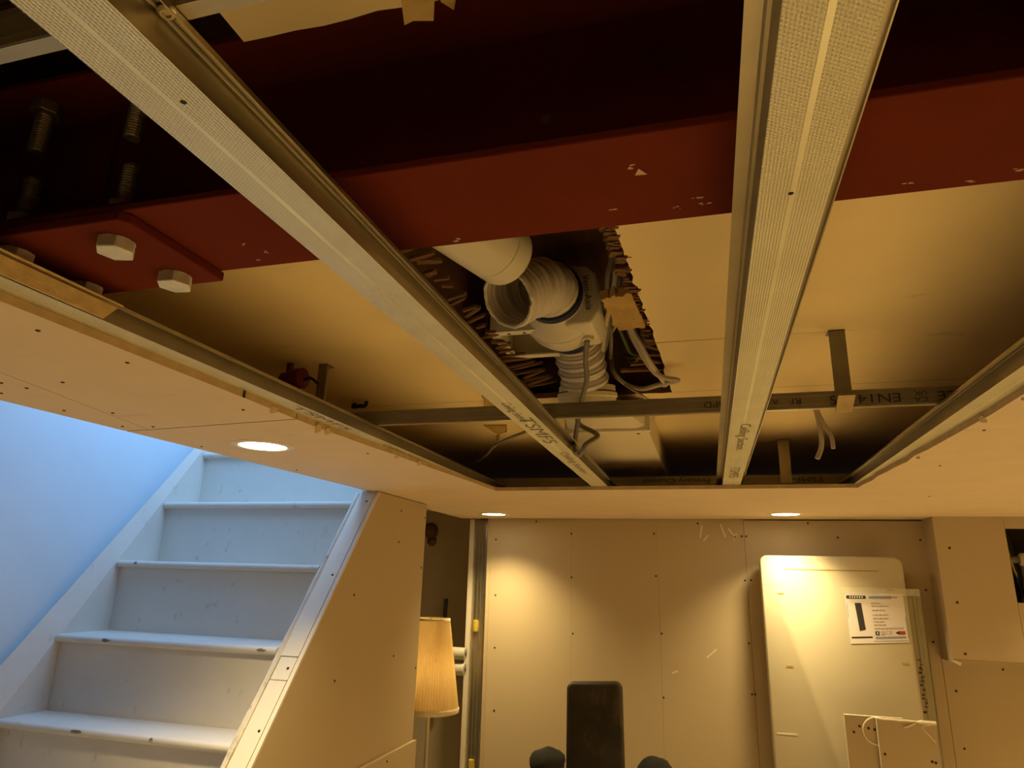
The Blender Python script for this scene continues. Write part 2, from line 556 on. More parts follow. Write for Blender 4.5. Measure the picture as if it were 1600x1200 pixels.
# fittings seen through the cut-out
t = thing('pipe_valve', 'grey pipe valve with brass tee inside the cut-out of the white bulkhead', 'valve', (4.2, 11.35, 0.3))
MB().sweep([(4.02, 11.38, 0.42), (4.5, 11.38, 0.44)], 0.05, 10).build('pipe', 'greymetal', t, smooth=True)
MB().lathe((4.16, 11.33, 0.42), (1, 0, 0), [(0, 0.07), (0.03, 0.1), (0.12, 0.1), (0.15, 0.07)], 12).build('valve_body', 'bezel', t)
MB().sweep([(4.22, 11.33, 0.42), (4.22, 11.33, 0.0), (4.22, 11.33, -0.7)], 0.06, 10).build('pipe', 'greymetal', t, smooth=True)
t = thing('cable_bundle', 'black cables looped behind the cut-out of the bulkhead', 'cable', (4.05, 11.4, 0.6))
for k in range(4):
    MB().sweep(smooth_path([(4.0 + 0.03 * k, 11.42, 0.85), (4.05 + 0.04 * k, 11.36, 0.4 - 0.1 * k), (4.15 + 0.05 * k, 11.4, 0.0), (4.08, 11.4, -0.4)]), 0.018, 6).build('cable', 'black' if k != 1 else 'yellow', t, smooth=True)

# ---- ceiling: new plasterboard round the open bay (underside z = 1.0)
ce = struct('ceiling', (0, 5, 1.0))
T = 0.042


def panel(poly, mats=('board', 'boardedge'), z0=1.0, z1=1.0 + T, parent=None, name='plasterboard'):
    n = len(poly)
    mb = MB()
    vs = [(p[0], p[1], z0) for p in poly] + [(p[0], p[1], z1) for p in poly]
    mb.add(vs, [list(range(n))[::-1]], 0)
    mb.add(vs, [list(range(n))], 0)   # placeholder keeps counts simple; replaced below
    mb = MB()
    mb.add(vs, [list(range(n))[::-1], list(range(n, 2 * n))], 0)
    b = 0
    for i in range(n):
        mb.f.append([b + i, b + (i + 1) % n, b + n + (i + 1) % n, b + n + i])
        mb.mi.append(1)
    return mb.build(name, mats, parent or ce)


def edge_rag(p, q, n, amp, seed=0):
    """slightly ragged cut edge from p to q"""
    out = []
    for i in range(n + 1):
        t = i / n
        a = amp * noise.noise((i * 0.9 + seed, seed, 0)) if 0 < i < n else 0
        dx, dy = q[0] - p[0], q[1] - p[1]
        l = math.hypot(dx, dy)
        out.append((p[0] + dx * t - dy / l * a, p[1] + dy * t + dx / l * a))
    return out


# left strip, near sheet / narrow filler strip along the stair edge / far sheet
EL = [(-2.655, 1.3), (-2.656, 3.327), (-2.668, 3.90)]
panel([(-2.655, -7.9)] + EL + [(-4.02, 4.035), (-3.62, 2.45), (-3.30, -7.9)])
panel([(-3.306, -7.9), (-3.626, 2.45), (-4.026, 4.035), (-4.255, 4.05), (-4.30, 3.1), (-4.36, 1.9), (-7.3, 1.9), (-7.3, -7.9)])
panel([(-2.668, 3.915)] + edge_rag((-2.670, 4.2), (-2.444, 7.80), 10, 0.02, 3) + [(-2.444, 11.6), (-4.262, 11.6), (-4.245, 9.25), (-4.11, 7.388), (-4.255, 4.065), (-4.02, 4.05)])
panel([(-2.4435, 7.80), (1.5255, 7.797), (1.5255, 11.6), (-2.4435, 11.6)])
panel([(1.526, 7.8)] + edge_rag((1.526, 7.80), (1.640, 4.53), 12, 0.028, 9)[1:] + [(1.63, 3.9), (1.60, -1.5), (1.60, -7.9), (12.9, -7.9), (12.9, 11.6), (1.526, 11.6)])
panel([(-2.65, -7.9), (1.595, -7.9), (1.595, -2.0), (-2.65, -2.0)])
screws([(-2.82, 2.123, 1), (-2.80, 2.6, 1), (-2.861, 3.601, 1), (-3.826, 2.894, 1), (-4.121, 3.403, 1), (-3.838, 3.524, 1), (-4.108, 2.959, 1),
        (-4.131, 3.90, 1), (-3.901, 3.95, 1), (-3.872, 2.775, 1), (-3.487, 2.834, 1), (-4.02, 6.0, 1), (1.75, 4.949, 1), (-2.8, 5.2, 1), (1.9, 6.4, 1),
        (-4.1, 4.7, 1), (2.4, 8.6, 1)], (0, 0, -1), 'screw_heads', ce, 0.011)
# torn paper fringes on the cut edges
tp = MB()
for (x, y, l) in [(-2.66, 3.62, 0.02), (-2.655, 4.15, 0.06), (-2.655, 4.28, 0.03), (-2.60, 5.35, 0.02), (-2.56, 5.75, 0.02),
                  (1.63, 4.6, 0.02), (1.60, 5.9, 0.02), (1.645, 4.05, 0.03)]:
    s_ = 1 if x < 0 else -1
    tp.add([(x - s_ * 0.02, y, 0.998), (x + s_ * 0.005, y, 1.02), (x + s_ * 0.005, y + 0.05, 1.015), (x - s_ * 0.01, y + 0.07, 0.998 - 0.3 * l), (x - s_ * 0.03, y + 0.03, 0.99 - 0.5 * l)], [(0, 1, 2, 3, 4)])
tp.build('torn_paper', 'boardedge', ce, kind='stuff')
# black pencil tick on the left cut edge
MB().box(-2.654, -2.648, 3.32, 3.335, 0.998, 1.044).build('pencil_mark', 'ink', ce)

# ---- old ceiling above: plasterboard at z = 1.66 with a broken-out hole
oc = struct('ceiling_old', (0, 5, 1.66))
ZU = 1.66
OB = ('oldboard', 'lath')


def opan(poly):
    return panel(poly, OB, ZU, ZU + 0.05, oc)


opan([(-6.9 + 2.8, 2.24)] + edge_rag((-1.60, 2.24), (-1.55, 5.80), 26, 0.05, 21) + [(-1.55, 6.08), (-4.04, 6.08)])
opan(edge_rag((-0.395, 2.24), (-0.300, 4.70), 30, 0.045, 33) + [(2.2, 4.72), (2.2, 2.24)])
opan([(2.205, 2.24), (7.8, 2.24), (7.8, 4.72), (2.205, 4.72)])
opan(edge_rag((-0.298, 4.71), (-0.255, 6.08), 12, 0.05, 37) + [(7.8, 6.08), (7.8, 4.726)])
opan([(-4.04, 6.086)] + edge_rag((-1.55, 6.086), (-0.26, 6.086), 14, 0.04, 41) + [(7.8, 6.086), (7.8, 11.6), (-4.04, 11.6)])
opan(edge_rag((-1.38, 1.49), (2.5, 1.50), 40, 0.016, 51) + [(2.5, -3), (-1.30, -3)])
# broken laths round the hole, each a splinter of its own
laths = []
random.seed(5)
for k in range(30):
    y = 2.6 + k * 0.115 + 0.03 * random.random()
    laths.append((-1.53 + 0.05 * random.random() + (0.05 if y > 5.1 else 0), y, 1.73 + 0.03 * random.random(), 0.035 + 0.04 * random.random() + (0.07 if y > 5.0 else 0), 0.9 * (random.random() - 0.5), 0.3 * random.random()))
for k in range(5):
    y = 3.1 + k * 0.45 + 0.06 * random.random()
    laths.append((-0.355 + 0.03 * (y - 3) * 0.6, y, 1.735, 0.035 + 0.03 * random.random(), 1.2 * (random.random() - 0.5), 0.1))
laths += [(-0.35, 5.05, 1.74, 0.10, 0.9, 0.0), (-0.36, 5.2, 1.73, 0.11, 0.5, 0.1), (-0.40, 5.32, 1.73, 0.12, 0.8, 0.0), (-0.42, 5.45, 1.74, 0.14, 0.1, 0.05), (-0.48, 5.60, 1.73, 0.18, 0.05, 0.0)]
for (x, y, z, l, a, tilt) in laths:
    d = Vector((math.cos(a), math.sin(a), tilt))
    mb = MB()
    w_ = 0.014 + 0.022 * random.random()
    nx = Vector((-d.y, d.x, 0))
    c = Vector((x, y, z))
    e = d * l
    mb.add([c - e - nx * w_, c - e + nx * w_, c + e * 0.7 + nx * w_ * 0.8, c + e * 1.05 + nx * 0.2 * w_, c + e * 0.8 - nx * w_ * 0.7,
            *(Vector((0, 0, 0.02)) + q for q in (c - e - nx * w_, c - e + nx * w_, c + e * 0.7 + nx * w_ * 0.8, c + e * 1.05 + nx * 0.2 * w_, c + e * 0.8 - nx * w_ * 0.7))],
           [(4, 3, 2, 1, 0), (5, 6, 7, 8, 9)] + [(i, (i + 1) % 5, 5 + (i + 1) % 5, 5 + i) for i in range(5)])
    mb.build('lath', 'lath', oc)
# crumbled plaster along the right-hand edge of the hole
cr = MB()
for i in range(150):
    y = 2.95 + 1.9 * random.random() ** 1.3
    c = Vector((-0.39 + 0.03 * (y - 3) + 0.05 * (random.random() - 0.6), y, ZU + 0.01 + 0.06 * random.random()))
    r = 0.012 + 0.018 * random.random()
    cr.obox(c, (r, r * 0.3, 0), (-r * 0.4, r, 0.2 * r), (0, 0.2 * r, r))
cr.build('plaster_crumbs', 'lath', oc, kind='stuff')
# torn flaps of lining paper either side of the cross channel
for pts in ([(-2.02, 5.889), (-2.03, 6.02), (-2.09, 6.177), (-2.04, 6.30), (-1.90, 6.335), (-1.80, 6.0), (-1.84, 5.75), (-1.90, 5.72), (-1.93, 5.80)],
            [(-2.40, 7.10), (-2.13, 7.12), (-2.20, 7.38), (-2.27, 7.52), (-2.33, 7.55), (-2.51, 8.02), (-2.44, 7.72), (-2.37, 7.62), (-2.36, 7.4)]):
    n_ = len(pts)
    MB().add([(x, y, 1.652 - 0.012 * (k % 3)) for k, (x, y) in enumerate(pts)] + [(x, y, 1.659) for (x, y) in pts],
             [tuple(range(n_)), tuple(range(n_, 2 * n_))[::-1]] + [(k, (k + 1) % n_, n_ + (k + 1) % n_, n_ + k) for k in range(n_)]).build('torn_paper', 'insul', oc)

# ---- floor over the void: boards and joists
fo = struct('floor_above', (0, 5, 2.45))
for k in range(16):
    y0 = -3 + k * 0.95
    MB().box(-4.0, 7.8, y0, y0 + 0.93, 2.45 + 0.01 * (k % 3), 2.55).build('plank', 'joist', fo)
for (x0, lab) in ((-1.91, 'dark stained timber joist on the left of the ceiling hole beside the pipe'), (-0.22, 'dark timber joist hidden behind the cables right of the ceiling hole'), (1.4, 'dark timber joist above the right-hand plasterboard')):
    jb = MB()
    jb.box(x0, x0 + 0.16, 2.75 if x0 < -1 else 2.3, 11.2, 1.72, 2.44)
    o = jb.build('floor_joist', 'joist')
    tag(o, lab, 'joist')
o = MB().box(-1.52, -0.24, 6.25, 6.4, 1.75, 2.44).build('trimmer_joist', 'joist')
tag(o, 'short dark trimmer timber closing the far end of the ceiling hole', 'joist')

# ================================================================ STAIRS
st = thing('staircase', 'white painted timber staircase with scuffed risers climbing beside the left wall', 'stairs', (-5.7, 4.4, FZ))
NOSE = [(5.846, -1.533), (6.344, -0.743), (6.986, 0.077), (7.586, 0.861)]
steps = [(5.846 - 0.6 * k, -1.533 - 0.79 * k) for k in range(5, 0, -1)] + NOSE + [(7.586 + 0.6 * k, 0.861 + 0.79 * k) for k in range(1, 4)]
XL, XR = -7.10, -4.256
for i, (y, z) in enumerate(steps):
    y2 = (steps[i + 1][0] if i + 1 < len(steps) else y + 0.6) + 0.12
    # tread with a rounded nosing
    prof = [(y2, z - 0.08), (y2, z), (y + 0.04, z)] + [(y + 0.04 - 0.04 * math.sin(q), z - 0.04 + 0.04 * math.cos(q)) for q in (0.5, 1.0, 1.57, 2.1, 2.7)] + [(y + 0.04, z - 0.08)]
    MB().prism(prof, XL + 0.002, XR, 'yz').build('tread', 'stairpaint', st, smooth=True)
    zb = steps[i - 1][1] if i else FZ
    MB().box(XL + 0.002, XR, y + 0.075, y + 0.115, zb + 0.001, z - 0.08).build('riser', 'stairpaint', st)
# wall string: its top face follows the nosings
sl = 1.366
sp0 = (2.6, -1.533 - sl * (5.846 - 2.6) + 0.03)
sp1 = (9.4, -1.533 + sl * (9.4 - 5.846) + 0.03)
yo0, yo1 = 2.6, 9.4
zo0, zo1 = -1.113 + 1.179 * (yo0 - 5.983), -1.113 + 1.179 * (yo1 - 5.983)
MB().add([(XL, sp0[0], sp0[1]), (XL, sp1[0], sp1[1]), (XL, sp1[0] + 1.2, sp1[1] - 0.3), (XL, sp0[0] + 1.6, sp0[1]),
          (-7.345, yo0, zo0), (-7.345, yo1, zo1), (-7.345, yo1 + 1.2, zo1 - 0.3), (-7.345, yo0 + 1.6, zo0)],
         [(0, 1, 2, 3), (7, 6, 5, 4), (0, 4, 5, 1), (1, 5, 6, 2), (2, 6, 7, 3), (3, 7, 4, 0)]).build('wall_string', 'stairpaint', st)
# worn chips on the nosings
ch = MB()
for (x, k, w_) in [(-6.05, 0, 0.10), (-6.4, 1, 0.07), (-4.42, 1, 0.05), (-5.15, 0, 0.03), (-6.8, 2, 0.03)]:
    y, z = steps[5 + k]
    v_ = []
    for i in range(8):
        q = 2 * math.pi * i / 8
        u_ = w_ * math.cos(q) * (0.75 + 0.9 * noise.noise((i * 1.3, x, k)))
        t_ = 1.3 + 0.5 * math.sin(q) * (0.7 + 0.7 * noise.noise((i * 2.1, k, x)))
        v_.append((x + u_, y + 0.04 - 0.048 * math.sin(t_), z - 0.04 + 0.048 * math.cos(t_)))
    ch.add(v_, [tuple(range(8))])
ch.build('chipped_paint', 'chip', st, kind='stuff')

# ---- stair partition: sheeted wall with a capped sloping edge
wp = struct('wall_stair', (-4.1, 8, FZ))
XP = -3.95


def capz(y):
    return -1.664 + 1.327 * (y - 5.75)


ytop = 5.75 + (0.995 + 1.664) / 1.327
ybot = 5.75 + (FZ + 1.664) / 1.327
MB().prism([(ybot, FZ), (ytop, 0.99), (9.25, 0.99), (9.25, FZ)], -3.985, XP, 'yz').build('plasterboard', 'wallboard', wp)
MB().prism([(ybot + 0.02, FZ), (ytop, 0.98), (9.22, 0.98), (9.22, FZ)], -4.20, -3.99, 'yz').build('studwork', 'joist', wp)
# lower proud board with a lit top edge
MB().prism([(5.30, FZ), (5.38, -2.12), (9.28, -2.12), (9.28, FZ)], XP + 0.002, XP + 0.045, 'yz').build('plasterboard', 'wallboard', wp)


def slope_box(x0, x1, y0, y1, d0, d1, name, m):
    """strip lying on the sloping edge between d0 and d1 above it"""
    nv = Vector((0, -1.327, 1)).normalized()
    q = []
    for y in (y0, y1):
        for d in (d0, d1):
            for x in (x0, x1):
                q.append(Vector((x, y, capz(y))) + nv * d)
    return MB().add(q, [(0, 1, 3, 2), (4, 6, 7, 5), (0, 4, 5, 1), (2, 3, 7, 6), (0, 2, 6, 4), (1, 5, 7, 3)]).build(name, m, wp)


# capping strips: three lengths end to end
slope_box(-4.185, -3.998, 2.6, 6.222, 0.0, 0.03, 'capping_strip', 'bezel')
slope_box(-4.185, -3.998, 6.228, 6.372, 0.0, 0.028, 'capping_strip', 'bezel')
slope_box(-4.205, -3.998, 6.378, ytop - 0.01, 0.0, 0.03, 'capping_strip', 'bezel')
slope_box(-3.992, XP + 0.001, 2.6, ytop - 0.01, 0.0, 0.026, 'board_edge', 'bezel')
# worn rounded edge of the outer string
pts, rr = [], []
for i in range(60):
    y = 2.6 + (ytop - 0.04 - 2.6) * i / 59
    nv = Vector((0, -1.327, 1)).normalized()
    pts.append(Vector((-4.228, y, capz(y))) + nv * (0.012))
    rr.append(0.034 + 0.008 * noise.noise((i * 0.35, 2, 1)))
MB().sweep(pts, rr, 8).build('outer_string_edge', 'worn', wp, smooth=True)
slope_box(-4.254, -4.202, 2.6, ytop - 0.05, -0.4, 0.0, 'outer_string', 'stairpaint')
nv = Vector((0, -1.327, 1)).normalized()
screws([Vector(p) + nv * 0.03 for p in [(-4.06, 7.638, 0.842), (-4.047, 6.972, -0.043), (-4.048, 6.30, -0.934), (-4.037, 5.93, -1.425)]], nv, 'screw_heads', wp, 0.014)
screws([(XP, 8.397, 0.822), (XP, 8.386, 0.411), (XP, 9.182, 0.101), (XP, 8.474, -1.002), (XP, 9.2, -1.221), (XP, 7.038, -1.119), (XP + 0.045, 8.4, -2.19), (XP, 9.2, 0.8), (XP, 7.30, -0.24)], (1, 0, 0), 'screw_heads', wp, 0.015)

# ---- cupboard recess under the stairs
wn = struct('wall_niche', (-5, 12.9, FZ))
MB().box(-7.3, -3.8, 12.95, 13.1, FZ, 1.25).build('plaster', 'wallboard', wn)
MB().box(-7.3, -3.8, 9.3, 13.0, 1.25, 1.3).build('plaster', 'wallboard', wn)
MB().box(-4.02, -3.95, 11.93, 12.95, FZ, 1.25).build('plasterboard', 'wallboard', wn)

# ================================================================ STEEL BEAM
GS = 1.08                     # the beam stands clear above the furring channels
bm_ = thing('steel_beam', 'red oxide painted steel beam crossing the open ceiling bay', 'beam', (0, 1.95, 1.24))
MB().box(-5, 7, 1.575, 2.055, 1.15, 1.178).build('bottom_flange', 'oxide', bm_, bevel=0.006)
MB().box(-5, 7, 1.80, 1.825, 1.178, 1.765).build('web', 'oxide', bm_)
MB().box(-5, 7, 1.575, 2.055, 1.765, 1.793).build('top_flange', 'oxide', bm_, bevel=0.006)
MB().prism([(-4.2, 1.565), (-1.846, 1.565), (-1.822, 1.60), (-1.822, 2.068), (-4.2, 2.068)], 1.112, 1.149, 'xy').build('splice_plate', 'oxide', bm_, bevel=0.006)
MB().prism([(-4.2, 1.60), (-1.84, 1.60), (-1.84, 1.79), (-4.2, 1.79)], 1.179, 1.205, 'xy').build('splice_plate', 'oxide', bm_)
MB().box(-4.2, -2.2, 1.785, 1.799, 1.24, 1.70).build('web_plate', 'oxide', bm_)
MB().lathe((-0.436, 1.801, 1.419), (0, -1, 0), [(0, 0.020), (0.004, 0.018), (0.005, 0.008), (0.005, 0)], 9).build('rust_spot', 'lath', bm_)
fl = MB()
random.seed(11)
for (x, y, l) in [(-0.165, 1.722, 0.012), (-1.28, 1.90, 0.010), (-1.30, 2.0, 0.011), (-0.80, 2.02, 0.013), (0.02, 1.93, 0.011), (0.04, 1.97, 0.010), (-0.25, 1.95, 0.012),
                  (0.62, 2.0, 0.009), (0.78, 2.02, 0.012), (-1.55, 1.95, 0.014), (-1.6, 1.88, 0.010), (-1.22, 1.86, 0.008), (0.9, 1.99, 0.014), (-0.05, 1.98, 0.008), (-1.62, 2.0, 0.012)]:
    for q in range(3):
        cx, cy_ = x + 0.03 * (random.random() - 0.5), y + 0.02 * (random.random() - 0.5)
        n_ = 5
        ph = random.random() * 6
        ll = l * (0.35 + 0.6 * random.random())
        fl.add([(cx + ll * (0.5 + random.random()) * math.cos(ph + k * 1.257), cy_ + 0.45 * ll * (0.5 + random.random()) * math.sin(ph + k * 1.257), 1.1494) for k in range(n_)], [tuple(range(n_))])
fl.add([(-0.156, 1.765, 1.1485), (-0.120, 1.768, 1.1485), (-0.142, 1.733, 1.1485)], [(0, 1, 2)])
fl.build('paint_chips', 'boardedge', bm_, kind='stuff')


def bolt(x, y, z, rot, up=True):
    """hex bolt head under a plate, threaded shank above"""
    hx = []
    for k in range(6):
        q = rot + k * math.pi / 3
        hx.append((x + 0.066 * math.cos(q), y + 0.066 * math.sin(q)))
    b = MB().prism(hx, z - 0.047, z, 'xy').build('bolt', 'zinc', bm_, bevel=0.005)
    return b


def shank(b, x, y, z0, z1, nut=None):
    prof = []
    n = int((z1 - z0) / 0.011)
    for i in range(n):
        zz = i * 0.011
        prof += [(zz, 0.026), (zz + 0.0055, 0.032)]
    prof = [(0, 0.0)] + prof + [(z1 - z0, 0.027), (z1 - z0 + 0.004, 0.0)]
    MB().lathe((x, y, z0), (0, 0, 1), prof, 12).build('shank', 'thread', b)
    if nut:
        hx = [(x + 0.056 * math.cos(k * math.pi / 3 + 0.3), y + 0.056 * math.sin(k * math.pi / 3 + 0.3)) for k in range(6)]
        MB().prism(hx, nut[0], nut[1], 'xy').build('nut', 'thread', b, bevel=0.004)


for (x, y, r) in [(-1.972, 1.692, 0.25), (-1.977, 1.982, 0.1), (-2.425, 1.675, 0.5), (-2.425, 1.985, 0.3)]:
    b = bolt(x, y, 1.112, r)
    MB().lathe((x, y, 1.108), (0, 0, 1), [(0, 0.060), (0.004, 0.060)], 18).build('washer', 'zinc', b)
    shank(b, x, y, 1.18, 1.42, (1.206, 1.258))
for (x, y, lo, nut) in [(-2.00, 1.69, 1.54, (1.715, 1.763)), (-2.45, 1.675, 1.545, (1.715, 1.763))]:
    b = MB().prism([(x + 0.056 * math.cos(k * math.pi / 3), y + 0.056 * math.sin(k * math.pi / 3)) for k in range(6)], nut[0], nut[1], 'xy').build('nut', 'thread', bm_, bevel=0.004)
    shank(b, x, y, lo, nut[0])

GS = 1.0

# ================================================================ SUSPENDED METAL GRID
P5 = [(-0.148, 0.064), (-0.148, 0.078), (-0.120, 0.079), (-0.096, 0.078), (-0.091, 0.0), (0.096, 0.0), (0.099, 0.078), (0.115, 0.079), (0.136, 0.078), (0.136, 0.064)]


def thick(poly, t):
    """offset an open polyline to a closed thin outline"""
    n = len(poly)
    off = []
    for i in range(n):
        a = Vector(poly[max(i - 1, 0)])
        b = Vector(poly[min(i + 1, n - 1)])
        d = (b - a).normalized()
        off.append((poly[i][0] + d.y * -t, poly[i][1] + d.x * t))
    return list(poly) + off[::-1]


def ceiling_channel(x, y0, y1, rz, label, m=('knurl', 'galv')):
    root = thing('ceiling_channel', label, 'channel', (x, y0, 1.043), rz, 'ceiling channels')
    mb = MB()
    out = thick(P5, 0.004)
    n = len(out)
    L_ = y1 - y0
    vs = [(p[0], 0, p[1]) for p in out] + [(p[0], L_, p[1]) for p in out]
    mb.add(vs, [list(range(n)), list(range(n, 2 * n))[::-1]], 1)
    for i in range(n):
        j = (i + 1) % n
        mi = 0 if (abs(out[i][1]) < 0.001 and abs(out[j][1]) < 0.001) else 1
        mb.f.append([i, j, n + j, n + i])
        mb.mi.append(mi)
    mb.build('profile', list(m), root, local=True)
    # rolled grooves along both side lips
    for sx in (-0.109, 0.109):
        MB().box(sx - 0.003, sx + 0.003, 0, L_, 0.0742, 0.0772).build('rolled_groove', 'galvdull', root, local=True)
    return root


cR = ceiling_channel(0.277, -1.8, 11.4, 0.0015, 'bright knurled ceiling channel left of the hanger with the bent tab')
cM = ceiling_channel(-1.139, -1.8, 11.4, 0.0055, 'long diagonal knurled ceiling channel with a grey cable draped over its far end')
cLft = ceiling_channel(-2.636, -1.8, 11.4, -0.0045, 'galvanised ceiling channel half covered by the cut board along the left edge of the bay')
cRgt = ceiling_channel(1.585, -1.8, 11.4, 0.0, 'galvanised ceiling channel along the right edge of the bay above torn board paper')
# overlapping dusty length at the near left; its bright tan also paints reflected light
cD = thing('channel_splice', 'short dusty tan channel length with reflected light in its colour, overlapping the near end of the left edge channel', 'channel', (-2.528, -1.5, 1.043), -0.0045)
MB().add([(0, 0, 0.002), (0.007, 0, 0.002), (0.014, 0, 0.076), (0.04, 0, 0.078), (0.04, 0, 0.083), (0.006, 0, 0.083),
          (0, 3.66, 0.002), (0.007, 3.66, 0.002), (0.014, 3.72, 0.076), (0.04, 3.72, 0.078), (0.04, 3.72, 0.083), (0.006, 3.72, 0.083)],
         [(5, 4, 3, 2, 1, 0), (6, 7, 8, 9, 10, 11)] + [(i, (i + 1) % 6, 6 + (i + 1) % 6, 6 + i) for i in range(6)]).build('web', 'dustlitmetal', cD, local=True)
# stamped lettering on the channel faces (reads away from the camera)
text('lettering', 'TSMF5', 0.15, (0.0, 6.55, -0.001), (0, 1, 0), (1, 0, 0), 'fadedink', cM, local=True, stretch=2.2)
text('lettering', 'Ceiling Section', 0.10, (0.01, 8.0, -0.001), (0, 1, 0), (1, 0, 0), 'fadedink', cM, local=True, stretch=2.0)
text('lettering', 'Ceiling Section', 0.09, (-0.01, 5.95, -0.001), (0, 1, 0), (1, 0, 0), 'fadedink', cM, local=True, stretch=1.0)
text('lettering', 'Ceiling Section', 0.10, (0.01, 7.0, -0.001), (0, 1, 0), (1, 0, 0), 'fadedink', cR, local=True, stretch=1.6)
text('lettering', 'TSMF5', 0.13, (0.0, 8.7, -0.001), (0, 1, 0), (1, 0, 0), 'fadedink', cR, local=True, stretch=1.8)
text('lettering', 'TSMF5', 0.09, (0.03, 5.9, -0.001), (0, 1, 0), (1, 0, 0), 'fadedink', cLft, local=True, stretch=3.0)
text('lettering', 'Ceiling Section', 0.07, (0.03, 7.3, -0.001), (0, 1, 0), (1, 0, 0), 'fadedink', cLft, local=True, stretch=2.2)
# screw with a ringed head through the lip of the middle channel, and pilot holes in the faces
MB().lathe((0.122, 2.69, 0.0735), (0, 0, -1), [(0, 0.021), (0.004, 0.021), (0.009, 0.014), (0.009, 0.009), (0.004, 0.006), (0.004, 0)], 14).build('screw', 'galv', cM, local=True)
MB().lathe((0.03, 2.86, 0.0), (0, 0, -1), [(0, 0.008), (0.0012, 0.007), (0.0012, 0)], 10).build('pilot_hole', 'dark', cM, local=True)
MB().lathe((-0.005, 3.59, 0.0), (0, 0, -1), [(0, 0.008), (0.0012, 0.007), (0.0012, 0)], 10).build('pilot_hole', 'dark', cR, local=True)


def primary(y, x0, x1, label, flip=False):
    root = thing('primary_channel', label, 'channel', (x0, y, 1.128), 0, 'primary channels')
    L_ = x1 - x0
    pr = thick([(0.040, 0.112), (0.004, 0.114), (0.0, 0.110), (0.0, 0.004), (0.004, 0.0), (0.040, 0.002)], 0.0035)
    mb = MB()
    mb.prism([(p[0], p[1]) for p in pr], 0, L_, 'yz')
    mb.build('profile', 'galvdull', root, local=True)
    MB().box(0, L_, 0.002, 0.041, -0.0012, 0.0004).build('bottom_flange', 'galv', root, local=True)
    for z in (0.028, 0.086):
        MB().box(0, L_, -0.0012, 0.0005, z - 0.0015, z + 0.0015).build('rolled_groove', 'galv', root, local=True)
    return root


p1 = primary(4.70, -3.6, 2.4, 'dark steel primary channel stamped with certification marks, crossing the middle of the bay')
p2 = primary(8.43, -3.6, 2.6, 'dark steel primary channel just behind the far edge of the bay')
p3 = primary(0.888, -3.6, -0.3, 'pale steel primary channel at the top left corner behind the diagonal channel')


def facetext(root, body, size, X, Y, Z, x0, stretch=1.0):
    text('lettering', body, size, (X - x0, -0.002, Z - 1.128), (-1, 0, 0), (0, 0, -1), 'ink', root, local=True, stretch=stretch)


for (b, sz, X, stt) in [('CE', 0.088, 1.50, 1.2), ('EN14195', 0.085, 1.02, 1.35), ('RF', 0.058, 0.60, 1.3), ('A', 0.05, 0.475, 1.3), ('NPD', 0.062, 0.09, 1.3)]:
    facetext(p1, b, sz, X, 4.7, 1.182, -3.6, stt)
facetext(p1, 'CE', 0.075, 1.66, 4.7, 1.190, -3.6, 1.2)
facetext(p1, 'UK', 0.048, 1.345, 4.7, 1.202, -3.6, 1.2)
facetext(p1, 'CA', 0.048, 1.345, 4.7, 1.162, -3.6, 1.2)
facetext(p2, 'TSMF-7', 0.085, 1.10, 8.43, 1.185, -3.6, 1.6)
facetext(p2, 'Primary Channel', 0.085, -0.35, 8.43, 1.185, -3.6, 1.4)
facetext(p2, '3600', 0.085, -1.35, 8.43, 1.185, -3.6, 1.3)


def strap(x, y, ztop, zbot, label, w_=0.051, tab=False, m='galvdull'):
    root = thing('hanger_strap', label, 'hanger', (x, y, ztop), 0, 'hanger straps')
    b = MB()
    b.prism([(x - w_, y - 0.008), (x + w_, y - 0.008), (x + w_, y + 0.022), (x + w_ - 0.006, y + 0.022), (x + w_ - 0.006, y), (x - w_, y)], zbot, ztop, 'xy')
    b.build('strap', m, root)
    MB().box(x - w_, x + w_, y - 0.008, y + 0.10, ztop - 0.006, ztop).build('fixing_foot', m, root)
    if tab:
        MB().add([(x - 0.045, y - 0.085, zbot + 0.012), (x + 0.055, y - 0.085, zbot + 0.012), (x + 0.035, y - 0.02, zbot - 0.085), (x - 0.065, y - 0.02, zbot - 0.085),
                  (x - 0.045, y - 0.077, zbot + 0.02), (x + 0.055, y - 0.077, zbot + 0.02), (x + 0.035, y - 0.012, zbot - 0.08), (x - 0.065, y - 0.012, zbot - 0.08)],
                 [(3, 2, 1, 0), (4, 5, 6, 7), (0, 1, 5, 4), (1, 2, 6, 5), (2, 3, 7, 6), (3, 0, 4, 7)]).build('bent_tab', 'dustlitmetal', root)  # lighter metal paints the light caught by the tab's underside
        MB().box(x - 0.045, x + 0.055, y - 0.085, y - 0.002, zbot + 0.012, zbot + 0.02).build('bent_tab', 'galvdull', root)
    MB().lathe((x - 0.02, y - 0.008, zbot + 0.03), (0, -1, 0), [(0, 0.014), (0.006, 0.012), (0.006, 0)], 8).build('screw', 'zinc', root)
    return root


strap(0.895, 4.688, 1.66, 1.17, 'steel hanger strap with a bright bent tab below the right-hand plasterboard', tab=True)
strap(-3.00, 4.688, 1.66, 1.17, 'dark steel hanger strap beside the dark red cap at the left of the bay', 0.04)
strap(0.90, 8.42, 1.66, 1.14, 'steel hanger strap at the far end of the bay over the stamped channel', 0.062, m='galv')

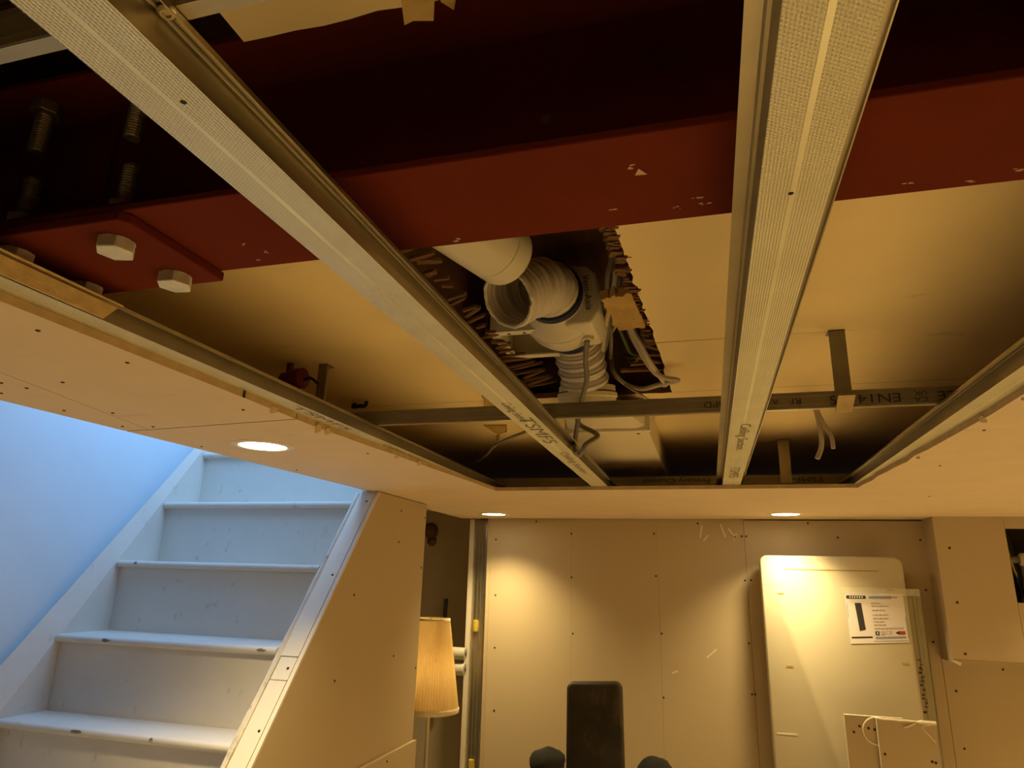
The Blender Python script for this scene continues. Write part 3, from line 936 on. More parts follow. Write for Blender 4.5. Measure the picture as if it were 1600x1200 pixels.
# foil tape tail hanging off the beam
ft = thing('foil_tape', 'crumpled foil tape tail hanging in front of the beam at the top of the bay', 'tape', (-0.69, 1.36, 1.66))
MB().add([(-0.760, 1.36, 1.66), (-0.705, 1.35, 1.655), (-0.640, 1.36, 1.66), (-0.742, 1.335, 1.54), (-0.69, 1.345, 1.53), (-0.640, 1.34, 1.54), (-0.728, 1.35, 1.440), (-0.70, 1.345, 1.443), (-0.642, 1.35, 1.434),
          (-0.722, 1.34, 1.452)],
         [(0, 1, 4, 3), (1, 2, 5, 4), (3, 4, 7, 6), (4, 5, 8, 7)]).build('tape', 'foil', ft, smooth=True)
MB().add([(-0.632, 1.37, 1.66), (-0.59, 1.38, 1.66), (-0.63, 1.36, 1.505), (-0.615, 1.40, 1.52), (-0.598, 1.38, 1.488), (-0.595, 1.39, 1.56)], [(0, 1, 5, 3), (0, 3, 2), (3, 5, 4), (2, 3, 4)]).build('tape', 'foil', ft)

# ================================================================ FAN, DUCTS AND PIPE IN THE HOLE
# capped waste pipe
pp = thing('waste_pipe', 'cream plastic waste pipe ending above the hole beside the beam', 'pipe', (-1.25, 3.0, 2.0))
ax = Vector((0.30, 0.954, 0)).normalized()
end = Vector((-1.19, 3.70, 1.99))
MB().lathe(end - ax * 1.42, ax, [(0.08, 0.205), (1.33, 0.205), (1.335, 0.200), (1.345, 0.200), (1.35, 0.205), (1.47, 0.205), (1.5, 0.198), (1.5, 0.185), (1.44, 0.18), (1.44, 0)], 40).build('pipe', 'pvc', pp, smooth=True)

# inline extractor fan
fan = thing('duct_fan', 'cream inline extractor fan with dark blue bands inside the ceiling hole', 'fan', (-1.0, 4.9, 1.98))
c0 = Vector((-1.0, 4.30, 1.98))
ay = Vector((0.0, 1, 0.0))
MB().lathe(c0, ay, [(0.0, 0.20), (0.10, 0.20), (0.12, 0.215), (0.18, 0.235), (0.25, 0.285), (0.29, 0.30), (0.32, 0.302), (0.325, 0.308), (0.35, 0.308), (0.355, 0.302), (0.50, 0.298), (0.58, 0.28), (0.66, 0.24), (0.72, 0.2), (0.86, 0.2)], 40).build('body', 'fan', fan, smooth=True)
MB().lathe(c0 + ay * 0.06, ay, [(0, 0.203), (0, 0.222), (0.07, 0.222), (0.07, 0.203)], 36, closed=True).build('band', 'blue', fan, smooth=True)
MB().lathe(c0 + ay * 0.74, ay, [(0, 0.203), (0, 0.225), (0.08, 0.225), (0.08, 0.203)], 36, closed=True).build('band', 'blue', fan, smooth=True)
MB().prism([(-0.96, 2.22), (-0.75, 2.20), (-0.69, 2.13), (-0.67, 1.84), (-0.73, 1.75), (-0.91, 1.74)], 4.445, 4.92, 'xz').build('terminal_box', 'fan', fan, smooth=True, bevel=0.02)
MB().lathe((-0.80, 4.72, 1.75), (0.05, -0.1, -1), [(0, 0.05), (0.035, 0.045), (0.035, 0.02), (0, 0.02)], 14).build('cable_gland', 'fan', fan, smooth=True)
text('lettering', 'Vent-Axia', 0.068, (-0.752, 4.440, 1.985), (0.10, 0, -1), (1, 0, 0.10), 'ink', fan)
# mounting foot: folded sheet tray with lips
ft = fan
for (x0, x1, y0, y1, z0, z1) in [(-1.52, -1.505, 4.52, 5.16, 1.76, 2.12), (-1.52, -1.1, 4.52, 4.535, 1.76, 2.12), (-1.52, -1.1, 5.145, 5.16, 1.76, 2.12), (-1.505, -1.1, 4.535, 4.60, 1.76, 1.772), (-1.505, -1.45, 4.60, 5.08, 1.76, 1.772), (-1.505, -1.1, 5.08, 5.145, 1.76, 1.772)]:
    MB().box(x0, x1, y0, y1, z0, z1).build('mounting_plate', 'fan', fan)
scp = MB()
for p in [(-1.46, 4.57, 1.76), (-1.37, 4.57, 1.76), (-1.25, 4.57, 1.76), (-1.47, 5.0, 1.76)]:
    scp.lathe(p, (0, 0, -1), [(0, 0.014), (0.002, 0.013), (0.002, 0)], 8)
scp.build('fixing_holes', 'dark', fan, kind='stuff')


def flex(name, path, r, label, ridges, mouth=False, m='flex'):
    root = thing(name, label, 'duct', tuple(path[0]))
    sp_ = smooth_path(path, 40)
    n = len(sp_)

    def rad(i):
        return r * (1 + 0.07 * math.sin(2 * math.pi * ridges * i / n) ** 3 - 0.02)
    outer = [rad(i) for i in range(n)]
    mb = MB()
    mb.sweep(sp_, outer, 40, cap=not mouth, jitter=lambda i, k: 0.03 * noise.noise((i * 0.22, k * 0.5, 1.3)) + (0.06 * noise.noise((k * 0.9, 7, 1)) if mouth and i < 3 else 0))
    if mouth:
        mb.sweep(sp_, [q * 0.93 for q in outer], 40, cap=False, jitter=lambda i, k: 0.012 * noise.noise((i * 0.16, k * 0.6, 1.3)))
        rim = MB()
        t0 = (sp_[1] - sp_[0]).normalized()
        ra_ = t0.cross(Vector((0.13, 0.21, 1))).normalized()
        rb_ = t0.cross(ra_)
        rim.sweep([sp_[0] + (ra_ * math.cos(q) + rb_ * math.sin(q)) * r * (0.97 + 0.05 * noise.noise((q * 2.5, 1, 4))) + t0 * 0.015 * noise.noise((q * 4, 8, 2)) for q in [2 * math.pi * k / 72 for k in range(73)]],
                  [0.013 + 0.008 * noise.noise((k * 0.9, 3, 3)) for k in range(73)], 6, cap=False)
        rim.build('torn_rim', 'pvc', root, smooth=True)
        # torn rim joins the two skins
        b = n * 40
        for k in range(40):
            mb.f.append([k, (k + 1) % 40, b + (k + 1) % 40, b + k])
            mb.mi.append(0)
    mb.build('duct_wall', m, root, smooth=True)
    return root


flex('flexible_duct', [(-1.19, 3.93, 1.76), (-1.12, 4.06, 1.86), (-1.03, 4.20, 1.95), (-1.0, 4.34, 1.98)], 0.195, 'white ribbed flexible duct with a torn open mouth pushed onto the fan inlet', 5, True)
flex('flexible_duct', [(-1.0, 5.17, 2.00), (-0.99, 5.32, 1.90), (-0.975, 5.46, 1.77), (-0.962, 5.60, 1.60)], 0.205, 'white ribbed flexible duct dropping from the fan into the flat duct adapter', 6)
ad = thing('duct_adapter', 'cream plastic adapter collar from round flexible duct to flat duct', 'duct', (-0.96, 5.8, 1.6))
prof = []
rings = []
cA = Vector((-0.965, 5.66, 1.63))
dA = Vector((0.0, 0.16, -1)).normalized()
MB().lathe(cA, dA, [(0, 0.225), (0, 0.245), (0.06, 0.25), (0.065, 0.262), (0.10, 0.262), (0.105, 0.25), (0.17, 0.25), (0.17, 0.225)], 36, closed=True).build('collar', 'flat', ad, smooth=True)
MB().lathe(cA + dA * 0.055, dA, [(0, 0.2505), (0, 0.256), (0.012, 0.256), (0.012, 0.2505)], 36, closed=True).build('seal', 'blue', ad, smooth=True)
n = 40
ra, rb = [], []
for k in range(n):
    q = 2 * math.pi * k / n
    ra.append(cA + dA * 0.15 + Vector((math.cos(q) * 0.245, math.sin(q) * 0.245, 0)))
    # matching rectangle: duct end at y 6.29, x -1.26..-0.5, z 1.36..1.65
    cx, sx_ = math.cos(q), -math.sin(q)
    m_ = max(abs(cx) / 0.38, abs(sx_) / 0.145)
    rb.append(Vector((-0.88 + cx / m_, 6.29, 1.505 + sx_ / m_)))
lo = MB()
lo.add([*ra, *rb], [(k, (k + 1) % n, n + (k + 1) % n, n + k) for k in range(n)])
lo.build('transition', 'flat', ad, smooth=True)
fd = thing('flat_duct', 'cream flat rectangular duct running away under the old ceiling', 'duct', (-0.88, 7.5, 1.36))
MB().box(-1.265, -0.495, 6.28, 11.3, 1.358, 1.652).build('duct', 'flat', fd, bevel=0.01)
MB().box(-1.285, -0.475, 6.24, 6.32, 1.345, 1.656).build('end_collar', 'flat', fd, bevel=0.008)
MB().lathe((-0.60, 6.42, 1.357), (0, 0, -1), [(0, 0.02), (0.003, 0.018), (0.003, 0)], 10).build('screw', 'dark', fd)

# torn fibreboard scrap at the right of the hole
ic = []
for i in range(13):
    for j in range(11):
        u, v = i / 12, j / 10
        p = (Vector((-0.575, 3.86, 1.69)) * (1 - u) + Vector((-0.375, 3.74, 1.655)) * u) * (1 - v) + (Vector((-0.535, 4.42, 1.69)) * (1 - u) + Vector((-0.335, 4.33, 1.655)) * u) * v
        if i == 0 or j in (0, 10):
            p += Vector((0.035 * noise.noise((i * 1.7, j * 1.3, 2)), 0.05 * noise.noise((i * 1.1, j * 1.9, 5)), 0))
        p.z -= 0.018 + 0.022 * noise.noise((u * 5, v * 7, 3))
        ic.append(p)
mb = MB()
mb.add(ic, [(i * 11 + j, i * 11 + j + 1, (i + 1) * 11 + j + 1, (i + 1) * 11 + j) for i in range(12) for j in range(10)])
top = [q + Vector((0, 0, 0.06)) for q in ic]
mb.add(top, [(i * 11 + j, i * 11 + j + 1, (i + 1) * 11 + j + 1, (i + 1) * 11 + j) for i in range(12) for j in range(10)])
per = [j for j in range(11)] + [i * 11 + 10 for i in range(1, 13)] + [12 * 11 + j for j in range(9, -1, -1)] + [i * 11 for i in range(11, 0, -1)]
for a, b in zip(per, per[1:] + per[:1]):
    mb.f.append([a, b, 143 + b, 143 + a])
    mb.mi.append(0)
o = mb.build('fibreboard_scrap', 'insul', smooth=True)
tag(o, 'torn brown fibreboard scrap wedged at the right edge of the ceiling hole', 'scrap')


# ---- cables
def cable(path, r, m, label, group=None, flat=None):
    mb = MB()
    mb.sweep(smooth_path(path, 7), r, 7)
    o = mb.build('cable', m, smooth=True)
    return tag(o, label, 'cable', group)


cable([(-0.80, 4.71, 1.73), (-0.81, 4.74, 1.70), (-0.86, 4.98, 1.64), (-0.88, 5.15, 1.55), (-0.975, 5.42, 1.43), (-1.003, 5.455, 1.32), (-1.06, 5.60, 1.14), (-1.034, 5.448, 1.02), (-1.004, 5.50, 1.0), (-0.95, 5.38, 1.02), (-0.92, 5.36, 1.06), (-0.842, 5.417, 1.13), (-0.88, 5.54, 1.19), (-0.98, 5.586, 1.25), (-1.05, 5.75, 1.32), (-1.10, 5.9, 1.4)], 0.021, 'gcable',
      'grey mains cable hanging from the fan and draped over the diagonal channel')
lay = [('dark grey cable, leftmost strand at the top of the bundle right of the fan', [(-0.527, 3.5, 2.2), (-0.527, 4.065, 2.1), (-0.572, 4.221, 2.0), (-0.627, 4.541, 1.95), (-0.743, 5.059, 1.9), (-0.89, 5.727, 1.88), (-1.0, 6.4, 1.95)], 'gcable', 0.02),
       ('pale cable running down the middle of the bundle right of the fan', [(-0.47, 3.5, 2.2), (-0.51, 4.098, 2.1), (-0.516, 4.19, 1.98), (-0.586, 4.478, 1.92), (-0.671, 4.805, 1.88), (-0.77, 5.305, 1.86), (-0.86, 5.9, 1.95)], 'wcable', 0.02),
       ('dull grey cable crossing the bundle right of the fan behind the fibreboard scrap', [(-0.56, 3.6, 2.25), (-0.542, 4.24, 2.15), (-0.53, 4.447, 2.05), (-0.635, 4.736, 1.98), (-0.701, 5.122, 1.92), (-0.80, 5.543, 1.9), (-0.9, 5.9, 2.0)], 'gcable', 0.018),
       ('pale cable close against the fan terminal box', [(-0.56, 4.3, 2.2), (-0.56, 4.75, 2.1), (-0.60, 5.06, 2.02), (-0.78, 5.5, 1.98), (-0.86, 5.85, 2.0)], 'wcable', 0.018),
       ('grey cable hanging straight in the dark gap below the fibreboard scrap', [(-0.60, 4.6, 2.1), (-0.674, 5.049, 2.0), (-0.70, 5.3, 1.92), (-0.76, 5.7, 1.9), (-0.8, 5.9, 2.0)], 'gcable', 0.017),
       ('green cable bending in the dark gap below the fibreboard scrap', [(-0.60, 4.8, 2.1), (-0.618, 5.132, 2.0), (-0.593, 5.299, 1.92), (-0.57, 5.50, 1.88), (-0.521, 5.58, 1.86), (-0.60, 5.72, 1.9), (-0.66, 5.9, 1.98)], 'greencable', 0.015),
       ('dark cable kinked behind the green one in the gap', [(-0.53, 4.9, 2.1), (-0.559, 5.248, 2.0), (-0.517, 5.478, 1.92), (-0.469, 5.514, 1.86), (-0.577, 5.80, 1.88), (-0.66, 5.9, 2.0)], 'gcable', 0.014),
       ('pale cable looping down past the right edge of the ceiling hole', [(-0.52, 4.5, 2.0), (-0.489, 4.828, 1.86), (-0.429, 4.921, 1.74), (-0.372, 5.056, 1.63), (-0.318, 5.3, 1.59), (-0.279, 5.449, 1.56), (-0.31, 5.60, 1.60), (-0.33, 5.9, 1.72)], 'wcable', 0.021),
       ('long pale cable with a sharp loop poking out under the old ceiling beside the hole', [(-0.52, 4.6, 2.0), (-0.50, 4.92, 1.86), (-0.45, 5.05, 1.74), (-0.359, 5.182, 1.60), (-0.28, 5.226, 1.55), (-0.185, 5.25, 1.535), (-0.19, 5.29, 1.535), (-0.338, 5.50, 1.57), (-0.50, 5.70, 1.60), (-0.64, 5.72, 1.66), (-0.74, 5.72, 1.78), (-0.78, 5.9, 1.95)], 'wcable', 0.021),
       ('thin pale cable reaching the corner of the flat duct', [(-0.74, 5.8, 1.75), (-0.62, 5.7, 1.63), (-0.46, 5.66, 1.50), (-0.42, 6.0, 1.45), (-0.44, 6.2, 1.42)], 'wcable', 0.011)]
for lab, pth, m_, r in lay:
    cable(pth, r, m_, lab, 'cables in the ceiling hole')
cable([(0.99, 6.6, 1.66), (0.91, 6.1, 1.48), (0.855, 5.55, 1.30), (0.863, 5.5, 1.107), (0.857, 5.52, 1.012), (0.822, 5.52, 0.93)], 0.019, 'wcable', 'pale loose wire tail hanging left of its pair behind the cross channel', 'hanging wire tails')
cable([(1.03, 6.6, 1.66), (0.95, 6.1, 1.48), (0.865, 5.55, 1.30), (0.897, 5.48, 1.161), (0.927, 5.46, 1.087), (0.931, 5.46, 0.994)], 0.016, 'wcable', 'pale loose wire tail hanging right of its pair behind the cross channel', 'hanging wire tails')
cable([(-3.0, 8.6, 1.6), (-2.8, 8.1, 1.42), (-2.5, 7.55, 1.40), (-2.172, 6.883, 1.38), (-1.913, 6.602, 1.4), (-1.75, 6.65, 1.48), (-1.70, 6.9, 1.66)], 0.017, 'gcable', 'thin grey cable arching in the dark far left of the bay')
cable([(-3.40, 5.95, 1.655), (-3.36, 5.86, 1.60), (-3.246, 5.777, 1.585), (-3.20, 5.80, 1.59), (-3.24, 5.9, 1.655)], 0.02, 'black', 'short black cable clip on the old ceiling left of the cross channel')
rc = thing('red_cap', 'dark red round plastic cap with a black tail under the old ceiling at left', 'cap', (-3.20, 4.6, 1.66))
MB().lathe((-3.32, 4.62, 1.52), (1, -0.1, 0), [(0, 0.0), (0, 0.06), (0.10, 0.06), (0.11, 0.085), (0.20, 0.085), (0.21, 0.07), (0.21, 0)], 20).build('cap_body', 'red', rc, smooth=True)
MB().box(-3.29, -3.25, 4.6, 4.64, 1.57, 1.66).build('stem', 'red', rc)
MB().sweep(smooth_path([(-3.12, 4.6, 1.50), (-3.04, 4.58, 1.51), (-2.97, 4.59, 1.46)]), 0.012, 6).build('tail', 'black', rc, smooth=True)

# ================================================================ DOWNLIGHTS
labs = ['lit round downlight near the stair edge, largest of the three', 'lit round downlight near the far left corner beside the metal stud', 'lit round downlight above the white carton']
for (x, y), lab in zip(LAMPS_SEEN, labs):
    t = thing('downlight', lab, 'downlight', (x, y, 1.0), 0, 'downlights')
    MB().lathe((x, y, 1.0), (0, 0, -1), [(0, 0.255), (0.006, 0.253), (0.011, 0.235), (0.013, 0.20), (0.008, 0.192), (0, 0.192)], 40, closed=True).build('bezel', 'bezel', t, smooth=True)
    MB().lathe((x, y, 0.996), (0, 0, -1), [(0, 0.19), (0.003, 0.19), (0.004, 0.1), (0.004, 0)], 32).build('diffuser', 'lens', t)

# ================================================================ OBJECTS ALONG THE FAR WALL
# metal stud at the open corner
sd = thing('metal_stud', 'galvanised steel stud with yellow dabs at the open wall corner', 'stud', (-3.95, 11.75, FZ))
MB().prism(thick([(-3.79, 11.83), (-3.79, 11.78), (-3.84, 11.76), (-4.02, 11.76), (-4.05, 11.78), (-4.05, 11.83)], 0.006), FZ, 1.0, 'xy').build('profile', 'galv', sd)
for x in (-3.90, -3.96):
    MB().box(x - 0.006, x + 0.006, 11.752, 11.758, FZ, 0.99).build('rolled_groove', 'galvdull', sd)
for (z, x) in [(-0.82, -3.97), (-2.99, -3.95)]:
    MB().lathe((x, 11.752, z - 0.1), (0, 0, 1), [(0, 0.0), (0.01, 0.05), (0.10, 0.062), (0.19, 0.052), (0.2, 0)], 10).build('putty_dab', 'yellow', sd, smooth=True)
o = MB().box(-4.14, -4.06, 11.72, 11.9, FZ, 0.99).build('wall_end_board', 'bezel')
tag(o, 'narrow white board edge on the left of the metal stud', 'board')

# floor lamp just inside the recess
lp = thing('floor_lamp', 'floor lamp with a pleated cream shade beside the stair partition', 'lamp', (-4.03, 9.95, FZ))
c = Vector((-4.03, 9.95, -1.87))
n = 120
vs, fs = [], []
for lvl in range(2):
    for inner in range(2):
        for k in range(n):
            q = 2 * math.pi * k / n
            r0 = (0.43, 0.245)[lvl]
            rr_ = r0 * (1 + 0.018 * (1 if k % 2 else -1)) - inner * 0.008
            vs.append(c + Vector((math.cos(q) * rr_, math.sin(q) * rr_, 1.25 * lvl)))
for inner in range(2):
    for k in range(n):
        k2 = (k + 1) % n
        fs.append((inner * n + k, inner * n + k2, (2 + inner) * n + k2, (2 + inner) * n + k))
for lvl in range(2):
    for k in range(n):
        k2 = (k + 1) % n
        fs.append((2 * lvl * n + k, 2 * lvl * n + k2, (2 * lvl + 1) * n + k2, (2 * lvl + 1) * n + k))
sh = MB().add(vs, fs).build('lamp_shade', 'shade', lp)
MB().lathe(c, (0, 0, 1), [(0, 0.425), (-0.02, 0.44), (0.03, 0.445), (0.05, 0.435)], 48, closed=True).build('trim', 'shadetrim', sh, smooth=True)
MB().lathe(c + Vector((0, 0, 1.23)), (0, 0, 1), [(0, 0.243), (-0.005, 0.256), (0.025, 0.252), (0.028, 0.238)], 48, closed=True).build('trim', 'shadetrim', sh, smooth=True)
MB().sweep([(-4.03, 9.95, FZ + 0.1), (-4.03, 9.95, -1.7)], 0.028, 12).build('pole', 'pole', lp, smooth=True)
MB().lathe((-4.03, 9.95, FZ), (0, 0, 1), [(0, 0.42), (0.04, 0.42), (0.08, 0.38), (0.1, 0.05), (0.1, 0)], 32).build('base', 'pole', lp, smooth=True)
MB().lathe((-4.03, 9.95, -1.75), (0, 0, 1), [(0, 0.0), (0, 0.05), (0.1, 0.06), (0.14, 0.05), (0.15, 0)], 16).build('bulb_holder', 'bezel', lp, smooth=True)
for a in range(3):
    q = a * 2.1
    MB().sweep([(-4.03 + 0.06 * math.cos(q), 9.95 + 0.06 * math.sin(q), -1.65), (-4.03 + 0.05 * math.cos(q), 9.95 + 0.05 * math.sin(q), -0.66)], 0.006, 5).build('spider_arm', 'darkbar', lp)
    MB().sweep([(-4.03, 9.95, -0.66), (-4.03 + 0.24 * math.cos(q), 9.95 + 0.24 * math.sin(q), -0.64)], 0.008, 6).build('spider_arm', 'darkbar', lp)

l = bpy.data.lights.new('lamp_bulb', 'POINT')
l.energy = 0.55
l.color = (1.0, 0.74, 0.36)
l.shadow_soft_size = 0.03
o = bpy.data.objects.new('lamp_bulb', l)
o.location = W((-4.03, 9.95, -1.35))
COL.objects.link(o)

# things inside the recess
o = MB().obox((-4.89, 12.6, -1.3), (0.032, 0, 0.0), (0, 0.03, 0), (0.02, 0, 0.88)).build('metal_bar', 'darkbar')
tag(o, 'dark grey upright metal bar leaning in the recess behind the lamp', 'bar')
sh_ = thing('wall_shelf', 'low shelf carrying two grey rolls in the recess under the stairs', 'shelf', (-4.9, 11.5, -1.62))
MB().box(-6.0, -4.35, 11.3, 11.7, -1.64, -1.60).build('board', 'wallboard', sh_)
for x in (-5.8, -5.0):
    MB().box(x, x + 0.05, 11.45, 11.55, FZ, -1.64).build('post', 'darkbar', sh_)
for (z, r, lab) in [(-1.255, 0.098, 'upper grey roll end showing beside the lamp shade'), (-1.50, 0.098, 'lower grey roll end showing beside the lamp shade')]:
    t = thing('grey_roll', lab, 'roll', (-4.6, 11.5, z), 0, 'grey rolls in the recess')
    MB().lathe((-5.3, 11.5, z), (1, 0, 0), [(0, 0), (0, r), (1.24, r), (1.255, r * 0.9), (1.255, 0)], 24).build('roll', 'greyroll', t, smooth=True)
    MB().lathe((-4.043, 11.5, z), (1, 0, 0), [(0, r * 0.35), (0.005, r * 0.33), (0.005, 0)], 16).build('core', 'darkbar', t)
MB().box(-6.0, -5.95, 11.35, 11.65, -1.60, -1.1).build('end_stop', 'darkbar', sh_)
MB().box(-5.2, -4.9, 11.44, 11.56, -1.405, -1.35).build('spacer', 'darkbar', sh_)
mb = MB()
mb.lathe((-5.4, 12.93, 0.86), (0, -1, 0), [(0, 0.16), (0.05, 0.15), (0.12, 0.09), (0.14, 0)], 12)
mb.lathe((-5.36, 12.93, 0.66), (0, -1, 0), [(0, 0.10), (0.04, 0.09), (0.08, 0.0)], 10)
o = mb.build('pipe_stub', 'joist', smooth=True)
tag(o, 'dark brown stub fixed high on the recess wall beside the partition edge', 'stub')
bl = MB().add([(-4.45, 12.3, FZ), (-4.05, 12.6, FZ), (-4.05, 12.6, -2.35), (-4.42, 12.3, -3.3), (-4.45, 12.33, FZ), (-4.05, 12.63, FZ), (-4.05, 12.63, -2.35), (-4.42, 12.33, -3.3)], [(0, 1, 2, 3), (7, 6, 5, 4), (0, 4, 5, 1), (1, 5, 6, 2), (2, 6, 7, 3), (3, 7, 4, 0)])
o = bl.build('light_patch', 'wallboard')  # added panel stands in for light falling on the recess wall
tag(o, 'pointed pale panel standing in for a light patch low inside the recess', 'board')

# tall white carton leaning on the wall
ct = thing('carton', 'tall white flat carton with rounded corners leaning on the far wall', 'carton', (1.7, 11.3, FZ))
zt, z0 = 0.42, FZ


def rrect(x0, x1, z0, z1, r, n=6):
    pts = []
    for (cx, cz, a0) in [(x1 - r, z1 - r, 0), (x0 + r, z1 - r, math.pi / 2)]:
        for i in range(n + 1):
            q = a0 + math.pi / 2 * i / n
            pts.append((cx + r * math.cos(q), cz + r * math.sin(q)))
    return pts + [(x0, z0), (x1, z0)]


mb = MB()
pl = rrect(0.72, 2.655, z0, zt, 0.11)
k = len(pl)


def yc(z):
    return 11.17 - 0.035 * (zt - z)


vs = [(x, yc(z), z + 0.012 * math.sin(x * 3)) for x, z in pl] + [(x, yc(z) + 0.24, z) for x, z in pl]
mb.add(vs, [list(range(k)), list(range(k, 2 * k))[::-1]] + [(i, (i + 1) % k, k + (i + 1) % k, k + i) for i in range(k)])
mb.build('box', 'carton', ct, bevel=0.03, smooth=True)


def onface(x0, x1, z0_, z1_, name, m, parent, d=0.004):
    return MB().add([(x0, yc(z0_) - d, z0_), (x1, yc(z0_) - d, z0_), (x1, yc(z1_) - d, z1_), (x0, yc(z1_) - d, z1_),
                     (x0, yc(z0_) + 0.01, z0_), (x1, yc(z0_) + 0.01, z0_), (x1, yc(z1_) + 0.01, z1_), (x0, yc(z1_) + 0.01, z1_)],
                    [(0, 1, 2, 3), (7, 6, 5, 4), (0, 4, 5, 1), (1, 5, 6, 2), (2, 6, 7, 3), (3, 7, 4, 0)]).build(name, m, parent)


onface(1.05, 2.33, 0.222, 0.236, 'slot', 'insul', ct)
for (x, z, w_) in [(0.98, -0.12, 0.045), (1.02, -1.12, 0.05), (2.45, -0.03, 0.04), (2.52, -1.0, 0.045)]:
    onface(x - w_, x + w_, z - 0.012, z + 0.012, 'tuck_tab', 'insul', ct)
onface(0.78, 1.05, -2.01, -1.99, 'tuck_tab', 'bezel', ct)
onface(0.75, 1.0, 0.0, 0.008, 'crease', 'bezel', ct)

lb = thing('product_label', 'white printed paper label with a dark panel picture stuck on the carton', 'label', (2.2, 11.1, -0.45))


def lbl(u0, u1, v0, v1, name, m, d):
    # label frame: u 0..1 left to right, v 0..1 top to bottom; slightly twisted
    def q(u, v):
        x = 1.845 + 0.755 * u + 0.008 * v
        z = -0.085 - 0.645 * v - 0.045 * v * (1 - u) + 0.01 * u
        return (x, yc(z) - 0.006 - d, z)
    return MB().add([q(u0, v1), q(u1, v1), q(u1, v0), q(u0, v0)], [(0, 1, 2, 3)]).build(name, m, lb)


lbl(0, 1, 0, 1, 'sheet', 'paper', 0)
lbl(0.02, 0.36, 0.05, 0.115, 'title_block', 'labeldark', 0.002)
for k in range(6):
    lbl(0.075 + k * 0.042, 0.098 + k * 0.042, 0.065, 0.10, 'title_letter', 'paper', 0.004)
lbl(0.41, 0.80, 0.055, 0.11, 'blue_bar', 'labelblue', 0.002)
lbl(0.80, 0.90, 0.07, 0.085, 'red_rule', 'labelred', 0.002)
lbl(0.0, 0.58, 0.012, 0.02, 'border', 'labelblue', 0.002)
lbl(0.985, 0.995, 0.48, 0.93, 'border', 'labelblue', 0.002)
lbl(0.40, 0.99, 0.955, 0.965, 'border', 'labelblue', 0.002)
lbl(0.012, 0.02, 0.2, 0.48, 'border', 'labelblue', 0.002)


def lq(pts, name, m, d):
    vs = []
    for (u, v) in pts:
        x = 1.845 + 0.755 * u + 0.008 * v
        z = -0.085 - 0.645 * v - 0.045 * v * (1 - u) + 0.01 * u
        vs.append((x, yc(z) - 0.006 - d, z))
    return MB().add(vs, [tuple(range(len(vs)))]).build(name, m, lb)


lq([(0.155, 0.20), (0.265, 0.20), (0.29, 0.73), (0.185, 0.755)], 'panel_picture', 'labeldark', 0.002)
random.seed(3)
tl = MB()
for (v, u1) in [(0.195, 0.60), (0.25, 0.74), (0.335, 0.66), (0.43, 0.70), (0.50, 0.70), (0.565, 0.62), (0.63, 0.64), (0.70, 0.93)]:
    u = 0.44
    while u < u1:
        wd = 0.02 + 0.05 * random.random()
        z_ = v
        q4 = []
        for (uu, vv) in [(u, v + 0.025), (min(u + wd, u1), v + 0.025), (min(u + wd, u1), v), (u, v)]:
            x = 1.845 + 0.755 * uu + 0.008 * vv
            z = -0.085 - 0.645 * vv - 0.045 * vv * (1 - uu) + 0.01 * uu
            q4.append((x, yc(z) - 0.008, z))
        tl.add(q4, [(0, 1, 2, 3)])
        u += wd + 0.012
tl.build('small_print', 'labelgrey', lb, kind='stuff')
lbl(0.445, 0.515, 0.765, 0.845, 'black_symbol', 'labeldark', 0.002)
lbl(0.47, 0.49, 0.785, 0.825, 'symbol_mark', 'paper', 0.004)
lbl(0.54, 0.605, 0.765, 0.845, 'black_symbol', 'labelgrey', 0.002)
for k in range(2):
    lbl(0.55 + 0.03 * k, 0.565 + 0.03 * k, 0.78, 0.83, 'symbol_mark', 'paper', 0.004)
text('lettering', 'CE', 0.075, (2.36, yc(-0.60) - 0.009, -0.605), (1, 0, 0), (0, 0, 1), 'labelgrey', lb)
lbl(0.85, 0.95, 0.77, 0.84, 'red_arrow', 'labelred', 0.002)
lq([(0.78, 0.805), (0.85, 0.765), (0.85, 0.845)], 'dark_arrow', 'labeldark', 0.002)
lbl(0.03, 0.39, 0.865, 0.895, 'dark_bar', 'labeldark', 0.002)
lbl(0.44, 0.95, 0.875, 0.915, 'blue_bar', 'labelblue', 0.002)

# steel channel leaning behind the carton and its clear sleeve
ls = thing('leaning_channel', 'grey green steel channel leaning on the wall behind the right side of the carton', 'channel', (2.8, 11.45, FZ))
MB().prism([(2.67, 11.30), (2.80, 11.30), (2.812, 11.32), (2.87, 11.32), (2.88, 11.34), (2.88, 11.46), (2.67, 11.46)], FZ, -0.02, 'xy').build('profile', 'studgreen', ls)
MB().box(2.752, 2.760, 11.296, 11.30, FZ, -0.03).build('rolled_edge', 'galv', ls)
MB().box(2.868, 2.880, 11.314, 11.32, FZ, -0.03).build('rolled_edge', 'galv', ls)
random.seed(9)
ml = MB()
for k in range(13):
    z = -0.95 - k * 0.055
    for q in range(2):
        x = 2.725 + 0.05 * random.random()
        ml.obox((x, 11.2975, z - 0.02 * random.random()), (0.006 + 0.018 * random.random(), 0, 0), (0, 0.001, 0), (0, 0, 0.005 + 0.012 * random.random()))
ml.build('faint_lettering', 'darkbar', ls, kind='stuff')
o = MB().box(1.80, 2.80, 11.085, 11.09, -0.10, -0.005).build('clear_sleeve', 'poly')
tag(o, 'strip of clear polythene across the carton just above the printed label', 'polythene')

